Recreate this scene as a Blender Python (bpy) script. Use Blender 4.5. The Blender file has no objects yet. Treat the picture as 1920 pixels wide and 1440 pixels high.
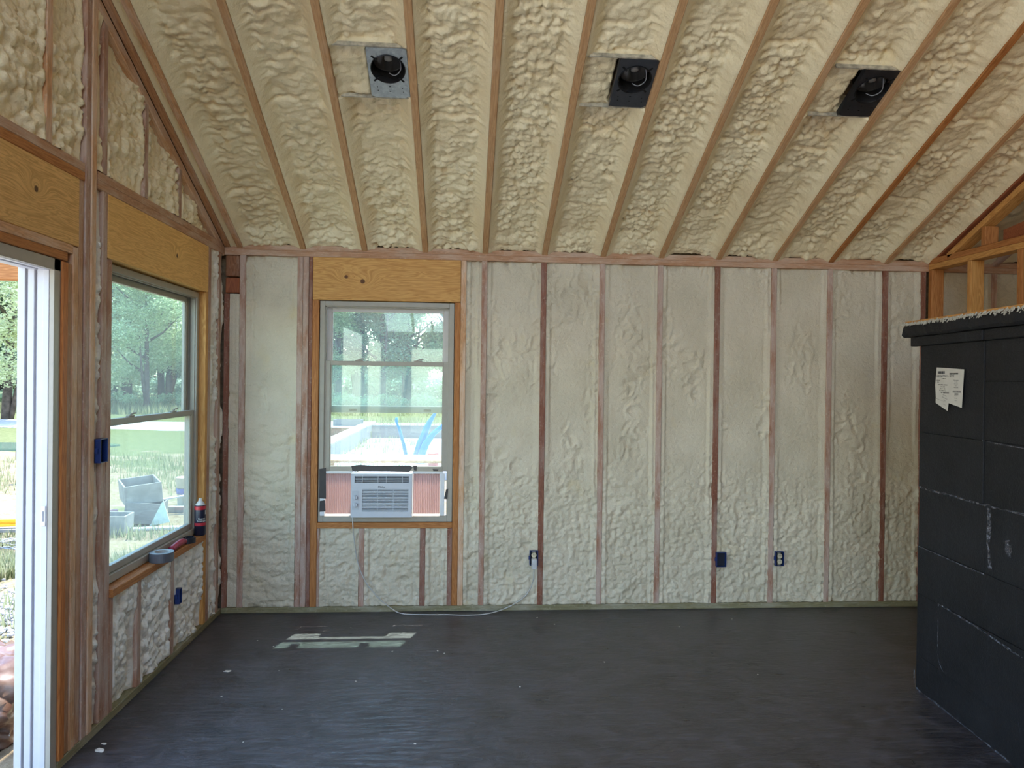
import bpy, bmesh, math, random
import numpy as np
from mathutils import Vector, Matrix
random.seed(7)
C = bpy.context.scene.collection
SC = bpy.context.scene
# ---------------------------------------------------------------- camera
FPX, CAM = 1324.43, Vector((1.5859, -4.8145, 1.5779))
RIGHT = Vector((0.99748323, -0.06976318, 0.01266109))
UP = Vector((-0.01225347, 0.00626778, 0.99990528))
FWD = Vector((0.06983593, 0.99754389, -0.00539716))
cd = bpy.data.cameras.new('camera'); co = bpy.data.objects.new('camera', cd); C.objects.link(co)
cd.sensor_width = 36.0; cd.lens = FPX / 1920 * 36.0; cd.clip_end = 400; cd.clip_start = 0.02
M = Matrix.Identity(4)
for i in range(3):
    M[i][0] = RIGHT[i]; M[i][1] = UP[i]; M[i][2] = -FWD[i]; M[i][3] = CAM[i]
co.matrix_world = M
SC.camera = co
# ---------------------------------------------------------------- light
w = bpy.data.worlds.new('sky'); SC.world = w; w.use_nodes = True
nt = w.node_tree; bg = nt.nodes['Background']
sky = nt.nodes.new('ShaderNodeTexSky'); sky.sky_type = 'NISHITA'; sky.sun_disc = False
TOSUN = Vector((0.30, 1.0, 2.33)).normalized()
sky.sun_elevation = math.asin(TOSUN.z); sky.sun_rotation = math.atan2(TOSUN.x, TOSUN.y)
sky.air_density = 1.2; sky.dust_density = .6; sky.ozone_density = 3.0
nt.links.new(sky.outputs[0], bg.inputs[0]); bg.inputs[1].default_value = 0.66
sd = bpy.data.lights.new('sun', 'SUN'); sd.energy = 7.0; sd.angle = math.radians(0.53); sd.color = (1.0, 0.955, 0.88)
so = bpy.data.objects.new('sun', sd); C.objects.link(so)
so.rotation_euler = TOSUN.to_track_quat('Z', 'Y').to_euler(); so.location = (10, 30, 60)
SC.view_settings.view_transform = 'Standard'; SC.view_settings.look = 'None'
SC.view_settings.exposure = 0.72; SC.view_settings.gamma = 1.0; SC.view_settings.use_curve_mapping = False
SC.cycles.max_bounces = 10; SC.cycles.diffuse_bounces = 7; SC.cycles.glossy_bounces = 4
SC.cycles.transparent_max_bounces = 16; SC.cycles.transmission_bounces = 6
SC.cycles.use_denoising = True; SC.cycles.sample_clamp_indirect = 8.0
SC.cycles.caustics_reflective = False; SC.cycles.caustics_refractive = False

# ---------------------------------------------------------------- helpers
def empty(name, label=None, cat=None, loc=(0, 0, 0), rz=0, group=None, kind=None, parent=None):
    o = bpy.data.objects.new(name, None); C.objects.link(o); o.location = loc
    o.rotation_euler = (0, 0, rz); o.empty_display_size = .1; o.parent = parent
    return tag(o, label, cat, group, kind)
def tag(o, label=None, cat=None, group=None, kind=None):
    for k, v in (('label', label), ('category', cat), ('group', group), ('kind', kind)):
        if v: o[k] = v
    return o
def mobj(name, me, mat=None, parent=None):
    o = bpy.data.objects.new(name, me); C.objects.link(o); o.parent = parent
    if mat and not me.materials: me.materials.append(mat)
    return o
def bm_obj(name, bm, mat=None, parent=None, smooth=False):
    me = bpy.data.meshes.new(name); bm.normal_update(); bm.to_mesh(me); bm.free()
    if smooth:
        for p in me.polygons: p.use_smooth = True
    return mobj(name, me, mat, parent)
def add_box(bm, lo, hi, bev=0.0):
    lo, hi = Vector(lo), Vector(hi)
    r = bmesh.ops.create_cube(bm, size=1.0)
    vs = r['verts']
    for v in vs:
        v.co = Vector((lo[i] + (v.co[i] + .5) * (hi[i] - lo[i]) for i in range(3)))
    if bev:
        es = list({e for v in vs for e in v.link_edges})
        bmesh.ops.bevel(bm, geom=es, offset=bev, segments=1, affect='EDGES')
def add_tube(bm, pts, r, n=10, cap=True, rs=None):
    pts = [Vector(p) for p in pts]; rings = []
    up = Vector((0, 0, 1))
    for i, p in enumerate(pts):
        t = (pts[min(i + 1, len(pts) - 1)] - pts[max(i - 1, 0)]).normalized()
        a = t.cross(up)
        if a.length < .2: a = t.cross(Vector((1, 0, 0)))
        a.normalize(); b = t.cross(a)
        rr = rs[i] if rs else r
        rings.append([bm.verts.new(p + (a * math.cos(2 * math.pi * k / n) + b * math.sin(2 * math.pi * k / n)) * rr) for k in range(n)])
    for i in range(len(rings) - 1):
        for k in range(n):
            bm.faces.new((rings[i][k], rings[i][(k + 1) % n], rings[i + 1][(k + 1) % n], rings[i + 1][k]))
    if cap:
        bm.faces.new(rings[0][::-1]); bm.faces.new(rings[-1])
def add_lathe(bm, prof, n=24, c=(0, 0, 0), M=None):
    rings = []
    for r, z in prof:
        rings.append([bm.verts.new((c[0] + r * math.cos(2 * math.pi * k / n), c[1] + r * math.sin(2 * math.pi * k / n), c[2] + z)) for k in range(n)])
    for i in range(len(rings) - 1):
        for k in range(n):
            bm.faces.new((rings[i][k], rings[i][(k + 1) % n], rings[i + 1][(k + 1) % n], rings[i + 1][k]))
    if prof[0][0] > 1e-6 and M is None: pass
    return rings
def grid_mesh(name, P):
    """P: (nv, nu, 3) array -> mesh"""
    nv, nu = P.shape[:2]
    me = bpy.data.meshes.new(name)
    me.vertices.add(nv * nu); me.vertices.foreach_set('co', P.reshape(-1).astype(np.float32))
    idx = np.arange(nv * nu).reshape(nv, nu)
    q = np.stack([idx[:-1, :-1], idx[:-1, 1:], idx[1:, 1:], idx[1:, :-1]], -1).reshape(-1)
    nf = (nv - 1) * (nu - 1)
    me.loops.add(nf * 4); me.loops.foreach_set('vertex_index', q.astype(np.int32))
    me.polygons.add(nf); me.polygons.foreach_set('loop_start', np.arange(0, nf * 4, 4, dtype=np.int32))
    me.polygons.foreach_set('use_smooth', np.ones(nf, dtype=bool))
    me.update(calc_edges=True); me.validate()
    return me
_bc = {}
def board(name, parent, lo, hi, mat, bev=0.0025, local=(0, 0, 0)):
    """axis aligned piece of lumber; the grain runs along the local X axis"""
    lo, hi = Vector(lo), Vector(hi); d = hi - lo; c = (lo + hi) / 2
    ax = max(range(3), key=lambda i: d[i])
    b = [(ax + k) % 3 for k in range(3)]
    L = tuple(round(d[i], 4) for i in b)
    key = (L, mat.name, bev)
    if key not in _bc:
        bm = bmesh.new(); add_box(bm, [-x / 2 for x in L], [x / 2 for x in L], min(bev, min(L) * .3))
        me = bpy.data.meshes.new(name); bm.to_mesh(me); bm.free(); me.materials.append(mat); _bc[key] = me
    o = bpy.data.objects.new(name, _bc[key]); C.objects.link(o); o.parent = parent
    R = Matrix(((0,) * 3,) * 3)
    for k in range(3): R[b[k]][k] = 1
    o.matrix_local = Matrix.Translation(c) @ R.to_4x4()
    return o
def slope_board(name, parent, x0, x1, d0, d1, zb, zt, mat):
    """rafter like board: runs along -Y rising with the roof, zb/zt offsets measured square to the slope from the rafter underside plane"""
    th = math.atan(SL); ca, sa = math.cos(th), math.sin(th)
    L = (d1 - d0) / ca
    key = (round(L, 4), round(x1 - x0, 4), round(zt - zb, 4), mat.name)
    if key not in _bc:
        bm = bmesh.new(); add_box(bm, (-L / 2, -(x1 - x0) / 2, -(zt - zb) / 2), (L / 2, (x1 - x0) / 2, (zt - zb) / 2), .0025)
        me = bpy.data.meshes.new(name); bm.to_mesh(me); bm.free(); me.materials.append(mat); _bc[key] = me
    o = bpy.data.objects.new(name, _bc[key]); C.objects.link(o); o.parent = parent
    ex = Vector((0, -ca, sa)); ez = Vector((0, sa, ca)); ey = ez.cross(ex)
    dm = (d0 + d1) / 2
    c = Vector(((x0 + x1) / 2, -dm, Z0 + SL * dm)) + ez * ((zb + zt) / 2)
    m = Matrix.Identity(4)
    for i in range(3): m[i][0] = ex[i]; m[i][1] = ey[i]; m[i][2] = ez[i]; m[i][3] = c[i]
    o.matrix_local = m
    return o
def copy_thing(root, loc, rz=0.0, label=None, group=None, scale=None):
    r = root.copy(); C.objects.link(r); r.location = loc; r.rotation_euler = (0, 0, rz)
    if scale: r.scale = scale
    if label: r['label'] = label
    if group: r['group'] = group
    for ch in list(root.children):
        c = ch.copy(); C.objects.link(c); c.parent = r
        for g in list(ch.children):
            q = g.copy(); C.objects.link(q); q.parent = c
    return r
def text_mesh(txt, size, depth=0.0004):
    cu = bpy.data.curves.new('txt', 'FONT'); cu.body = txt; cu.size = size; cu.extrude = depth
    cu.align_x = 'CENTER'; cu.align_y = 'CENTER'; cu.resolution_u = 2
    o = bpy.data.objects.new('txt', cu); C.objects.link(o)
    dg = bpy.context.evaluated_depsgraph_get(); me = bpy.data.meshes.new_from_object(o.evaluated_get(dg))
    bpy.data.objects.remove(o); return me

# ---------------------------------------------------------------- numpy noise
def _h(ix, iy, s):
    a = (ix.astype(np.int64) * 374761393 + iy.astype(np.int64) * 668265263 + s * 2147483647) & 0xffffffff
    a = ((a ^ (a >> 13)) * 1274126177) & 0xffffffff
    a = (a ^ (a >> 16)) & 0xffffffff
    return a / 4294967295.0
def vnoise(x, y, s=0):
    ix, iy = np.floor(x), np.floor(y); fx, fy = x - ix, y - iy
    fx = fx * fx * fx * (fx * (fx * 6 - 15) + 10); fy = fy * fy * fy * (fy * (fy * 6 - 15) + 10)
    a, b, c, d = _h(ix, iy, s), _h(ix + 1, iy, s), _h(ix, iy + 1, s), _h(ix + 1, iy + 1, s)
    return (a * (1 - fx) + b * fx) * (1 - fy) + (c * (1 - fx) + d * fx) * fy
def fbm(x, y, s=0, o=4):
    r, a, t = 0, 1.0, 0
    for k in range(o):
        r = r + a * vnoise(x * 2 ** k + 13.7 * k, y * 2 ** k + 7.1 * k, s + k * 31); t += a; a *= .5
    return r / t
def dome(x, y, s=0):
    """1 at blob centres, falling as a paraboloid to creases between blobs"""
    ix, iy = np.floor(x), np.floor(y); best = np.full(x.shape, -9.0)
    for dx in (-1, 0, 1):
        for dy in (-1, 0, 1):
            cx, cy = ix + dx, iy + dy
            px = cx + .15 + .7 * _h(cx, cy, s); py = cy + .15 + .7 * _h(cx, cy, s + 77)
            R = .75 + .45 * _h(cx, cy, s + 155)
            v = R * (1 - ((x - px) ** 2 + (y - py) ** 2) / (R * R))
            best = np.maximum(best, v)
    return np.clip(best, 0, 2)
def sstep(a, b, x):
    t = np.clip((x - a) / (b - a), 0, 1); return t * t * (3 - 2 * t)

# ---------------------------------------------------------------- materials
MATS = {}
class NB:
    def __init__(s, name):
        s.m = bpy.data.materials.new(name); s.m.use_nodes = True; s.t = s.m.node_tree; s.n = s.t.nodes; s.l = s.t.links
        s.b = s.n['Principled BSDF']; s.out = s.n['Material Output']
    def new(s, t, **k):
        n = s.n.new(t)
        for a, v in k.items(): setattr(n, a, v)
        return n
    def link(s, a, b): s.l.new(a, b)
    def noise(s, vec, scale, detail=4, rough=.55, dist=0.0):
        n = s.new('ShaderNodeTexNoise'); n.inputs['Scale'].default_value = scale; n.inputs['Detail'].default_value = detail
        n.inputs['Roughness'].default_value = rough; n.inputs['Distortion'].default_value = dist
        if vec is not None: s.link(vec, n.inputs['Vector'])
        return n.outputs[0]
    def ramp(s, f, stops):
        n = s.new('ShaderNodeValToRGB'); e = n.color_ramp.elements
        while len(e) < len(stops): e.new(.5)
        for i, (p, c) in enumerate(stops):
            e[i].position = p; e[i].color = (*c, 1) if len(c) == 3 else c
        s.link(f, n.inputs[0]); return n.outputs[0]
    def mix(s, f, a, b, mode='MIX'):
        n = s.new('ShaderNodeMix', data_type='RGBA', blend_type=mode)
        for i, v in ((0, f), (6, a), (7, b)):
            if isinstance(v, (int, float)): n.inputs[i].default_value = v
            elif isinstance(v, tuple): n.inputs[i].default_value = (*v, 1)
            else: s.link(v, n.inputs[i])
        return n.outputs[2]
    def math(s, op, a, b=0.0, c=None):
        n = s.new('ShaderNodeMath', operation=op)
        for i, v in enumerate((a, b, c)):
            if v is None: continue
            if isinstance(v, (int, float)): n.inputs[i].default_value = v
            else: s.link(v, n.inputs[i])
        return n.outputs[0]
    def coords(s, scale=(1, 1, 1), rnd=0.0, kind='Object'):
        tc = s.new('ShaderNodeTexCoord'); mp = s.new('ShaderNodeMapping'); mp.inputs['Scale'].default_value = scale
        v = tc.outputs[kind]
        if rnd:
            oi = s.new('ShaderNodeObjectInfo'); va = s.new('ShaderNodeVectorMath', operation='MULTIPLY_ADD')
            cx = s.new('ShaderNodeCombineXYZ')
            for i in range(3): s.link(oi.outputs['Random'], cx.inputs[i])
            va.inputs[1].default_value = (rnd, rnd * .7, rnd * 1.3); s.link(cx.outputs[0], va.inputs[0]); s.link(v, va.inputs[2]); v = va.outputs[0]
        s.link(v, mp.inputs['Vector']); return mp.outputs[0]
    def bump(s, h, strength=.3, dist=.01):
        n = s.new('ShaderNodeBump'); n.inputs['Strength'].default_value = strength; n.inputs['Distance'].default_value = dist
        s.link(h, n.inputs['Height']); s.link(n.outputs[0], s.b.inputs['Normal'])
    def set(s, **k):
        for a, v in k.items():
            i = s.b.inputs[a.replace('_', ' ')]
            if isinstance(v, (int, float)): i.default_value = v
            elif isinstance(v, tuple): i.default_value = (*v, 1) if len(v) == 3 else v
            else: s.link(v, i)
        return s
def plain(name, col, rough=.5, metal=0.0, var=.08, bump=.0, scale=20):
    if name in MATS: return MATS[name]
    m = NB(name); v = m.coords(rnd=9.0); n = m.noise(v, scale, 4)
    dk = tuple(c * (1 - var * 2) for c in col); lt = tuple(min(1, c * (1 + var)) for c in col)
    m.set(Base_Color=m.ramp(n, [(.3, dk), (.7, lt)]), Roughness=rough, Metallic=metal)
    if bump: m.bump(n, bump, .004)
    MATS[name] = m.m; return m.m
def wood(name, c1, c2, film=0.0, filmcol=(.62, .50, .42), knots=None, rough=.62):
    """grain along local X; knots = list of (x, y, axis) centres in local coordinates on the given side axes"""
    m = NB(name); v = m.coords((1.0, 1.0, 1.0), rnd=0 if knots else 7.0)
    vec = v
    kn = None
    if knots:
        pts, a2 = knots   # a2: index of second local axis that spans the visible face
        sx = m.new('ShaderNodeSeparateXYZ'); m.link(v, sx.inputs[0])
        tot = None; core = None
        for (kx, ky, kr) in pts:
            dx = m.math('SUBTRACT', sx.outputs[0], kx); dy = m.math('SUBTRACT', sx.outputs[a2], ky)
            dx2 = m.math('MULTIPLY', dx, .62)
            d2 = m.math('ADD', m.math('MULTIPLY', dx2, dx2), m.math('MULTIPLY', dy, dy))
            g = m.math('POWER', 2.718, m.math('MULTIPLY', d2, -1 / (kr * kr * 9)))
            g = m.math('MULTIPLY', g, .07 * kr / .012)
            tot = g if tot is None else m.math('ADD', tot, g)
            kd = m.math('SQRT', m.math('ADD', m.math('MULTIPLY', dx, dx), m.math('MULTIPLY', dy, dy)))
            k = m.math('SUBTRACT', 1.0, m.math('DIVIDE', kd, kr)); k = m.math('MAXIMUM', k, 0.0)
            core = k if core is None else m.math('MAXIMUM', core, k)
        cy = m.new('ShaderNodeCombineXYZ'); m.link(tot, cy.inputs[a2])
        va = m.new('ShaderNodeVectorMath', operation='ADD'); m.link(v, va.inputs[0]); m.link(cy.outputs[0], va.inputs[1]); vec = va.outputs[0]
        kn = core
    mp = m.new('ShaderNodeMapping'); mp.inputs['Scale'].default_value = (1.1, 15, 15); m.link(vec, mp.inputs['Vector'])
    g1 = m.noise(mp.outputs[0], 2.2, 3, .5, .6)
    # growth rings: triangle wave of the stretched noise
    rg = m.math('FRACT', m.math('MULTIPLY', g1, 9.0))
    rg = m.math('ABSOLUTE', m.math('SUBTRACT', rg, .5))
    mp2 = m.new('ShaderNodeMapping'); mp2.inputs['Scale'].default_value = (4, 150, 150); m.link(vec, mp2.inputs['Vector'])
    g2 = m.noise(mp2.outputs[0], 1.0, 2)
    f = m.math('ADD', m.math('MULTIPLY', rg, 1.1), m.math('MULTIPLY', g2, .45))
    col = m.ramp(f, [(.2, c2), (.75, c1)])
    big = m.noise(v, 2.2, 2); col = m.mix(m.math('MULTIPLY', big, .35), col, c2)
    if kn is not None:
        col = m.mix(m.math('MINIMUM', m.math('MULTIPLY', kn, 3.0), .88), col, (.07, .02, .01))
    if film:
        mpf = m.new('ShaderNodeMapping'); mpf.inputs['Scale'].default_value = (2.2, 9, 9); m.link(v, mpf.inputs['Vector'])
        fn = m.noise(mpf.outputs[0], 1.6, 5, .65)
        lo = .62 - .42 * film
        fm = m.ramp(fn, [(max(0, lo), (0, 0, 0)), (min(1, lo + .22), (1, 1, 1))])
        ff = m.math('MULTIPLY', fm, .25 + .6 * film)
        col = m.mix(ff, col, filmcol)
        # crusty specks of over-spray
        sp = m.noise(v, 60, 3, .6); sf = m.ramp(sp, [(.60, (0, 0, 0)), (.68, (1, 1, 1))])
        col = m.mix(m.math('MULTIPLY', sf, .5 * film), col, (.74, .66, .50))
        m.bump(sp, .35 * film, .004)
    else:
        m.bump(g2, .12, .002)
    m.set(Base_Color=col, Roughness=rough)
    m.b.inputs['Specular IOR Level'].default_value = .3
    return m.m
def foam_mat(name, c1, c2, bs=.5, sc=120):
    m = NB(name); v = m.coords(rnd=5.0); a = m.noise(v, 3.0, 4); b = m.noise(v, sc, 4, .6); c = m.noise(v, sc * .33, 3, .6)
    col = m.ramp(a, [(.3, c2), (.62, c1)])
    y = m.ramp(m.noise(v, 5.5, 2), [(.66, (0, 0, 0)), (.76, (1, 1, 1))])
    col = m.mix(m.math('MULTIPLY', y, .28), col, (.70, .55, .25))
    m.set(Base_Color=col, Roughness=.5); m.b.inputs['Specular IOR Level'].default_value = .5
    m.bump(m.math('ADD', m.math('MULTIPLY', b, .6), c), bs, .006)
    return m.m
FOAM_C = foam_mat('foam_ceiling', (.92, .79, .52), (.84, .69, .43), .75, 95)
FOAM_W = foam_mat('foam_wall', (.70, .61, .45), (.60, .52, .37), .95, 120)  # same foam as the ceiling, darkened to stand in for weaker light
FOAM_L = foam_mat('foam_left_wall', (.90, .86, .76), (.82, .78, .68), .8, 100)  # same foam, lightened to make up for light missing on this wall
W_CLEAN = wood('wood_header', (.74, .40, .13), (.50, .22, .055))
W_TRIM = wood('wood_orange', (.56, .24, .075), (.36, .13, .035))
W_RAFT = wood('wood_rafter', (.66, .40, .20), (.50, .27, .12), .22, (.70, .52, .36))
W_STUD = wood('wood_stud_sprayed', (.46, .24, .15), (.32, .15, .09), .62, (.62, .51, .43))
W_STUDR = wood('wood_stud_red', (.30, .12, .07), (.20, .075, .045), .4, (.46, .34, .28))
W_PLATE = wood('wood_plate', (.56, .31, .18), (.40, .20, .10), .45, (.66, .53, .42))
W_DARK = wood('wood_dark', (.34, .15, .07), (.20, .08, .035), .2)
W_RED = wood('wood_red', (.40, .13, .05), (.24, .07, .03))
W_GREEN = wood('wood_treated', (.30, .26, .14), (.20, .17, .085), .35, (.55, .5, .4))
W_POST = wood('wood_post', (.74, .42, .22), (.50, .26, .12), .5, (.80, .66, .53))
W_BROWN = wood('wood_brown', (.54, .29, .14), (.36, .17, .08), .35, (.70, .56, .44))
W_GREY = wood('wood_weathered', (.30, .285, .26), (.18, .17, .155))
W_PALE = wood('wood_pale', (.66, .50, .33), (.5, .36, .22))
VINYL = plain('vinyl_taupe', (.40, .36, .29), .45, var=.03)
VINYL_D = plain('vinyl_groove', (.17, .15, .12), .5, var=.03)
WHITE_V = plain('vinyl_white', (.60, .59, .62), .4, var=.02)
VINYL_LIT = plain('vinyl_lit', (.60, .55, .50), .45, var=.03)  # lighter vinyl copy: light put into the back window's upper sash colour
SHEATH = plain('osb_sheathing', (.42, .30, .18), .8, var=.2, scale=40)

def glass_mat(name, tint, dust=.055):
    m = NB(name); n = m.n; n.remove(m.b)
    tr = m.new('ShaderNodeBsdfTransparent'); tr.inputs[0].default_value = (*tint, 1)
    gl = m.new('ShaderNodeBsdfGlossy'); gl.inputs['Roughness'].default_value = .02
    ge = m.new('ShaderNodeNewGeometry'); dp = m.new('ShaderNodeVectorMath', operation='DOT_PRODUCT')
    m.link(ge.outputs['Normal'], dp.inputs[0]); m.link(ge.outputs['Incoming'], dp.inputs[1])
    f5 = m.math('POWER', m.math('SUBTRACT', 1.0, m.math('ABSOLUTE', dp.outputs['Value'])), 5.0)
    fr = m.math('ADD', m.math('MULTIPLY', f5, .9), .045)      # Schlick reflectance
    mx = m.new('ShaderNodeMixShader'); m.link(fr, mx.inputs[0]); m.link(tr.outputs[0], mx.inputs[1]); m.link(gl.outputs[0], mx.inputs[2])
    df = m.new('ShaderNodeBsdfTranslucent'); df.inputs[0].default_value = (.85, .87, .88, 1); df2 = m.new('ShaderNodeMixShader'); df2.inputs[0].default_value = dust
    m.link(mx.outputs[0], df2.inputs[1]); m.link(df.outputs[0], df2.inputs[2]); m.link(df2.outputs[0], m.out.inputs[0]); return m.m
GLASS = glass_mat('window_glass', (.85, .95, .92))

# ================================================================= STRUCTURE
SL, Z0 = 0.475, 2.437           # roof pitch and height of the rafter undersides at the back wall face
HP = 2.387                      # underside of the top plates
XE, YR = 8.2, -10.8             # hidden end wall and rear wall
RIDGE = 5.4
OC = 0.4064
wb = empty('wall_back', kind='structure'); wl = empty('wall_left', kind='structure')
wr = empty('wall_right', kind='structure'); ce = empty('ceiling', kind='structure')
WX0, WX1, WZ0, WZ1 = 0.622, 1.528, 0.605, 2.100     # rough opening, back window
LY0, LY1, LZ0, LZ1 = -1.497, -0.325, 0.605, 2.097   # rough opening, left window
DY0, DY1, DZ1 = -3.74, -1.900, 2.030                # door opening, left wall

# floor -------------------------------------------------------------
m = NB('floor_concrete'); v = m.coords(kind='Object')
a = m.noise(v, 1.1, 5, .6); b = m.noise(v, 7, 6, .65, .8); mp = m.new('ShaderNodeMapping'); mp.inputs['Scale'].default_value = (2, 9, 1); mp.inputs['Rotation'].default_value = (0, 0, .4); m.link(v, mp.inputs['Vector'])
c = m.noise(mp.outputs[0], 3.5, 6, .7, 1.2); sp = m.noise(v, 90, 3, .5)
col = m.ramp(a, [(.3, (.017, .015, .018)), (.7, (.040, .035, .040))])
col = m.mix(m.ramp(b, [(.42, (0, 0, 0)), (.66, (1, 1, 1))]), col, (.075, .067, .075))
col = m.mix(m.ramp(c, [(.5, (0, 0, 0)), (.66, (.9, .9, .9))]), col, (.105, .095, .108))
col = m.mix(m.ramp(sp, [(.74, (0, 0, 0)), (.80, (.5, .5, .5))]), col, (.20, .19, .18))
m.b.inputs['Specular IOR Level'].default_value = 1.0
m.set(Base_Color=col, Roughness=m.ramp(m.math('ADD', m.math('MULTIPLY', b, .6), m.math('MULTIPLY', c, .5)), [(.3, (.22,) * 3), (.75, (.44,) * 3)]))
m.bump(m.math('ADD', m.math('MULTIPLY', b, .7), m.math('MULTIPLY', c, .9)), .55, .014)
bm = bmesh.new(); add_box(bm, (-.10, YR, -.20), (XE, .10, 0.0))
tag(bm_obj('floor', bm, m.m), kind='structure')
bm = bmesh.new(); add_box(bm, (-.12, YR, -.5), (XE + .1, .115, -.2))
tag(bm_obj('trim_1', bm, plain('foundation', (.42, .40, .37), .9, var=.1)), kind='structure')

# walls: sheathing boxes around the openings ------------------------
def sheath(parent, boxes):
    bm = bmesh.new()
    for lo, hi in boxes: add_box(bm, lo, hi)
    return bm_obj('sheathing', bm, SHEATH, parent)
Y0, Y1 = .089, .102
sheath(wb, [((-.1, Y0, -.0), (WX0, Y1, 2.62)), ((WX0, Y0, 0), (WX1, Y1, WZ0)), ((WX0, Y0, WZ1), (WX1, Y1, 2.62)), ((WX1, Y0, 0), (XE, Y1, 2.62))])
def gz(y):   # roof sheathing underside height at y
    d = -y
    return Z0 + SL * d + .205 if d <= RIDGE else Z0 + SL * (2 * RIDGE - d) + .205
# left gable sheathing: vertical slices so the top follows the roof
bm = bmesh.new()
def prism(bm, x0, x1, ya, yb, z0, za, zb):
    vs = [bm.verts.new(p) for p in ((x0, ya, z0), (x0, yb, z0), (x0, yb, zb), (x0, ya, za), (x1, ya, z0), (x1, yb, z0), (x1, yb, zb), (x1, ya, za))]
    for f in ((0, 1, 2, 3), (7, 6, 5, 4), (0, 4, 5, 1), (1, 5, 6, 2), (2, 6, 7, 3), (3, 7, 4, 0)): bm.faces.new([vs[i] for i in f])
prism(bm, -.102, -.089, .1, -RIDGE, 2.463, gz(.1), gz(-RIDGE)); prism(bm, -.102, -.089, -RIDGE, YR, 2.463, gz(-RIDGE), gz(YR))
bmesh.ops.recalc_face_normals(bm, faces=bm.faces)
for lo, hi in [((-.102, LY1, 0), (-.089, .1, 2.463)), ((-.102, LY0, 0), (-.089, LY1, LZ0)), ((-.102, LY0, LZ1), (-.089, LY1, 2.463)),
               ((-.102, DY1, 0), (-.089, LY0, 2.463)), ((-.102, DY0, DZ1), (-.089, DY1, 2.463)), ((-.102, -4.5, 0), (-.089, DY0, 2.463)),
               ((-.102, -9.8, 2.3), (-.089, -4.5, 2.463)), ((-.102, -7.2, 0), (-.089, -7.0, 2.3)), ((-.102, YR, 0), (-.089, -9.8, 2.463))]:  # unseen openings behind the camera, added to bring light from the left
    add_box(bm, lo, hi)
bm_obj('sheathing', bm, SHEATH, wl)
# hidden end wall and the rear wall with a wide opening added to let daylight in
bm = bmesh.new(); prism(bm, XE, XE + .1, .1, -RIDGE, 0, gz(.1), gz(-RIDGE)); prism(bm, XE, XE + .1, -RIDGE, YR, 0, gz(-RIDGE), gz(YR))
bmesh.ops.recalc_face_normals(bm, faces=bm.faces)
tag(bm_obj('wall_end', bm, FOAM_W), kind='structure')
bm = bmesh.new()
for lo, hi in [((-.1, YR - .1, 2.25), (XE, YR, 2.62)), ((-.1, YR - .1, 0), (.45, YR, 2.25)), ((2.8, YR - .1, 0), (XE, YR, 2.25))]:
    add_box(bm, lo, hi)
tag(bm_obj('wall_rear', bm, SHEATH), kind='structure')
# roof sheathing -----------------------------------------------------
bm = bmesh.new()
OPX = 3.9      # left of this the unseen rear slope is opened up to add light
for x0_, x1_, ya, yb in ((-.42, XE + .3, .42, -RIDGE - .1), (OPX, XE + .3, -RIDGE - .1, YR - .42)):
    za, zb = gz(ya), gz(yb)
    vs = [bm.verts.new(p) for p in ((x0_, ya, za), (x1_, ya, za), (x1_, yb, zb), (x0_, yb, zb), (x0_, ya, za + .03), (x1_, ya, za + .03), (x1_, yb, zb + .03), (x0_, yb, zb + .03))]
    for f in ((0, 3, 2, 1), (4, 5, 6, 7), (0, 1, 5, 4), (1, 2, 6, 5), (2, 3, 7, 6), (3, 0, 4, 7)): bm.faces.new([vs[i] for i in f])
bm_obj('roof_sheathing', bm, SHEATH, ce)

# ---- back wall framing
board('top_plate', wb, (-.0, 0, HP), (XE, .089, HP + .038), W_PLATE)
board('top_plate', wb, (-.0, .004, HP + .038), (XE, .089, HP + .076), W_PLATE)
board('bottom_plate', wb, (0, 0, 0), (4.885, .089, .038), W_GREEN)
board('bottom_plate', wb, (4.98, 0, 0), (XE, .089, .038), W_GREEN)
def bstud(x0, x1, z0=.038, z1=HP, mat=W_STUD, y=0.0, name='stud'): return board(name, wb, (x0, y, z0), (x1, .089, z1), mat)
bstud(0, .034, z1=2.13, mat=W_STUDR); bstud(.100, .139)
board('blocking', wb, (.006, .002, 2.245), (.099, .089, 2.384), W_DARK, .006); board('blocking', wb, (.006, .003, 2.135), (.099, .089, 2.237), W_RED, .006)
bstud(.476, .513); bstud(.514, .552)
bstud(.554, .577, mat=W_STUDR)
bstud(.578, .6215, z1=2.10, mat=W_TRIM, name='trimmer_stud')
bstud(1.5285, 1.5665, z1=2.10, mat=W_TRIM, name='trimmer_stud'); bstud(1.5675, 1.604, mat=W_POST)
hb = wood('wood_header_back', (.76, .43, .14), (.54, .25, .065), knots=([(-.275, .014, .014), (-.165, -.014, .018)], 2))
board('header', wb, (.579, .0, 2.101), (1.566, .089, HP), hb)
board('window_sill_plate', wb, (.6225, 0, .566), (1.5275, .089, .604), W_TRIM)
for x in (.900, 1.310): bstud(x, x + .037, z1=.565, mat=W_STUDR if x > 1 else W_STUD, name='cripple_stud')
bstud(.6225, .640, z1=.565, mat=W_STUD, name='cripple_stud'); bstud(1.495, 1.5275, z1=.565, mat=W_STUDR, name='cripple_stud')
XA = 1.7268
mats = [W_STUD, W_STUDR, W_STUD, W_STUD, W_STUDR, W_STUD, W_STUD, W_STUDR]
for k in range(8): bstud(XA + k * OC - .019, XA + k * OC + .019, mat=mats[k])
bstud(4.836, 4.870, mat=W_STUDR)
for k in range(8, 16):
    x = XA + k * OC
    if x > 5.02 and x < XE - .1: bstud(x - .019, x + .019)

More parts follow.
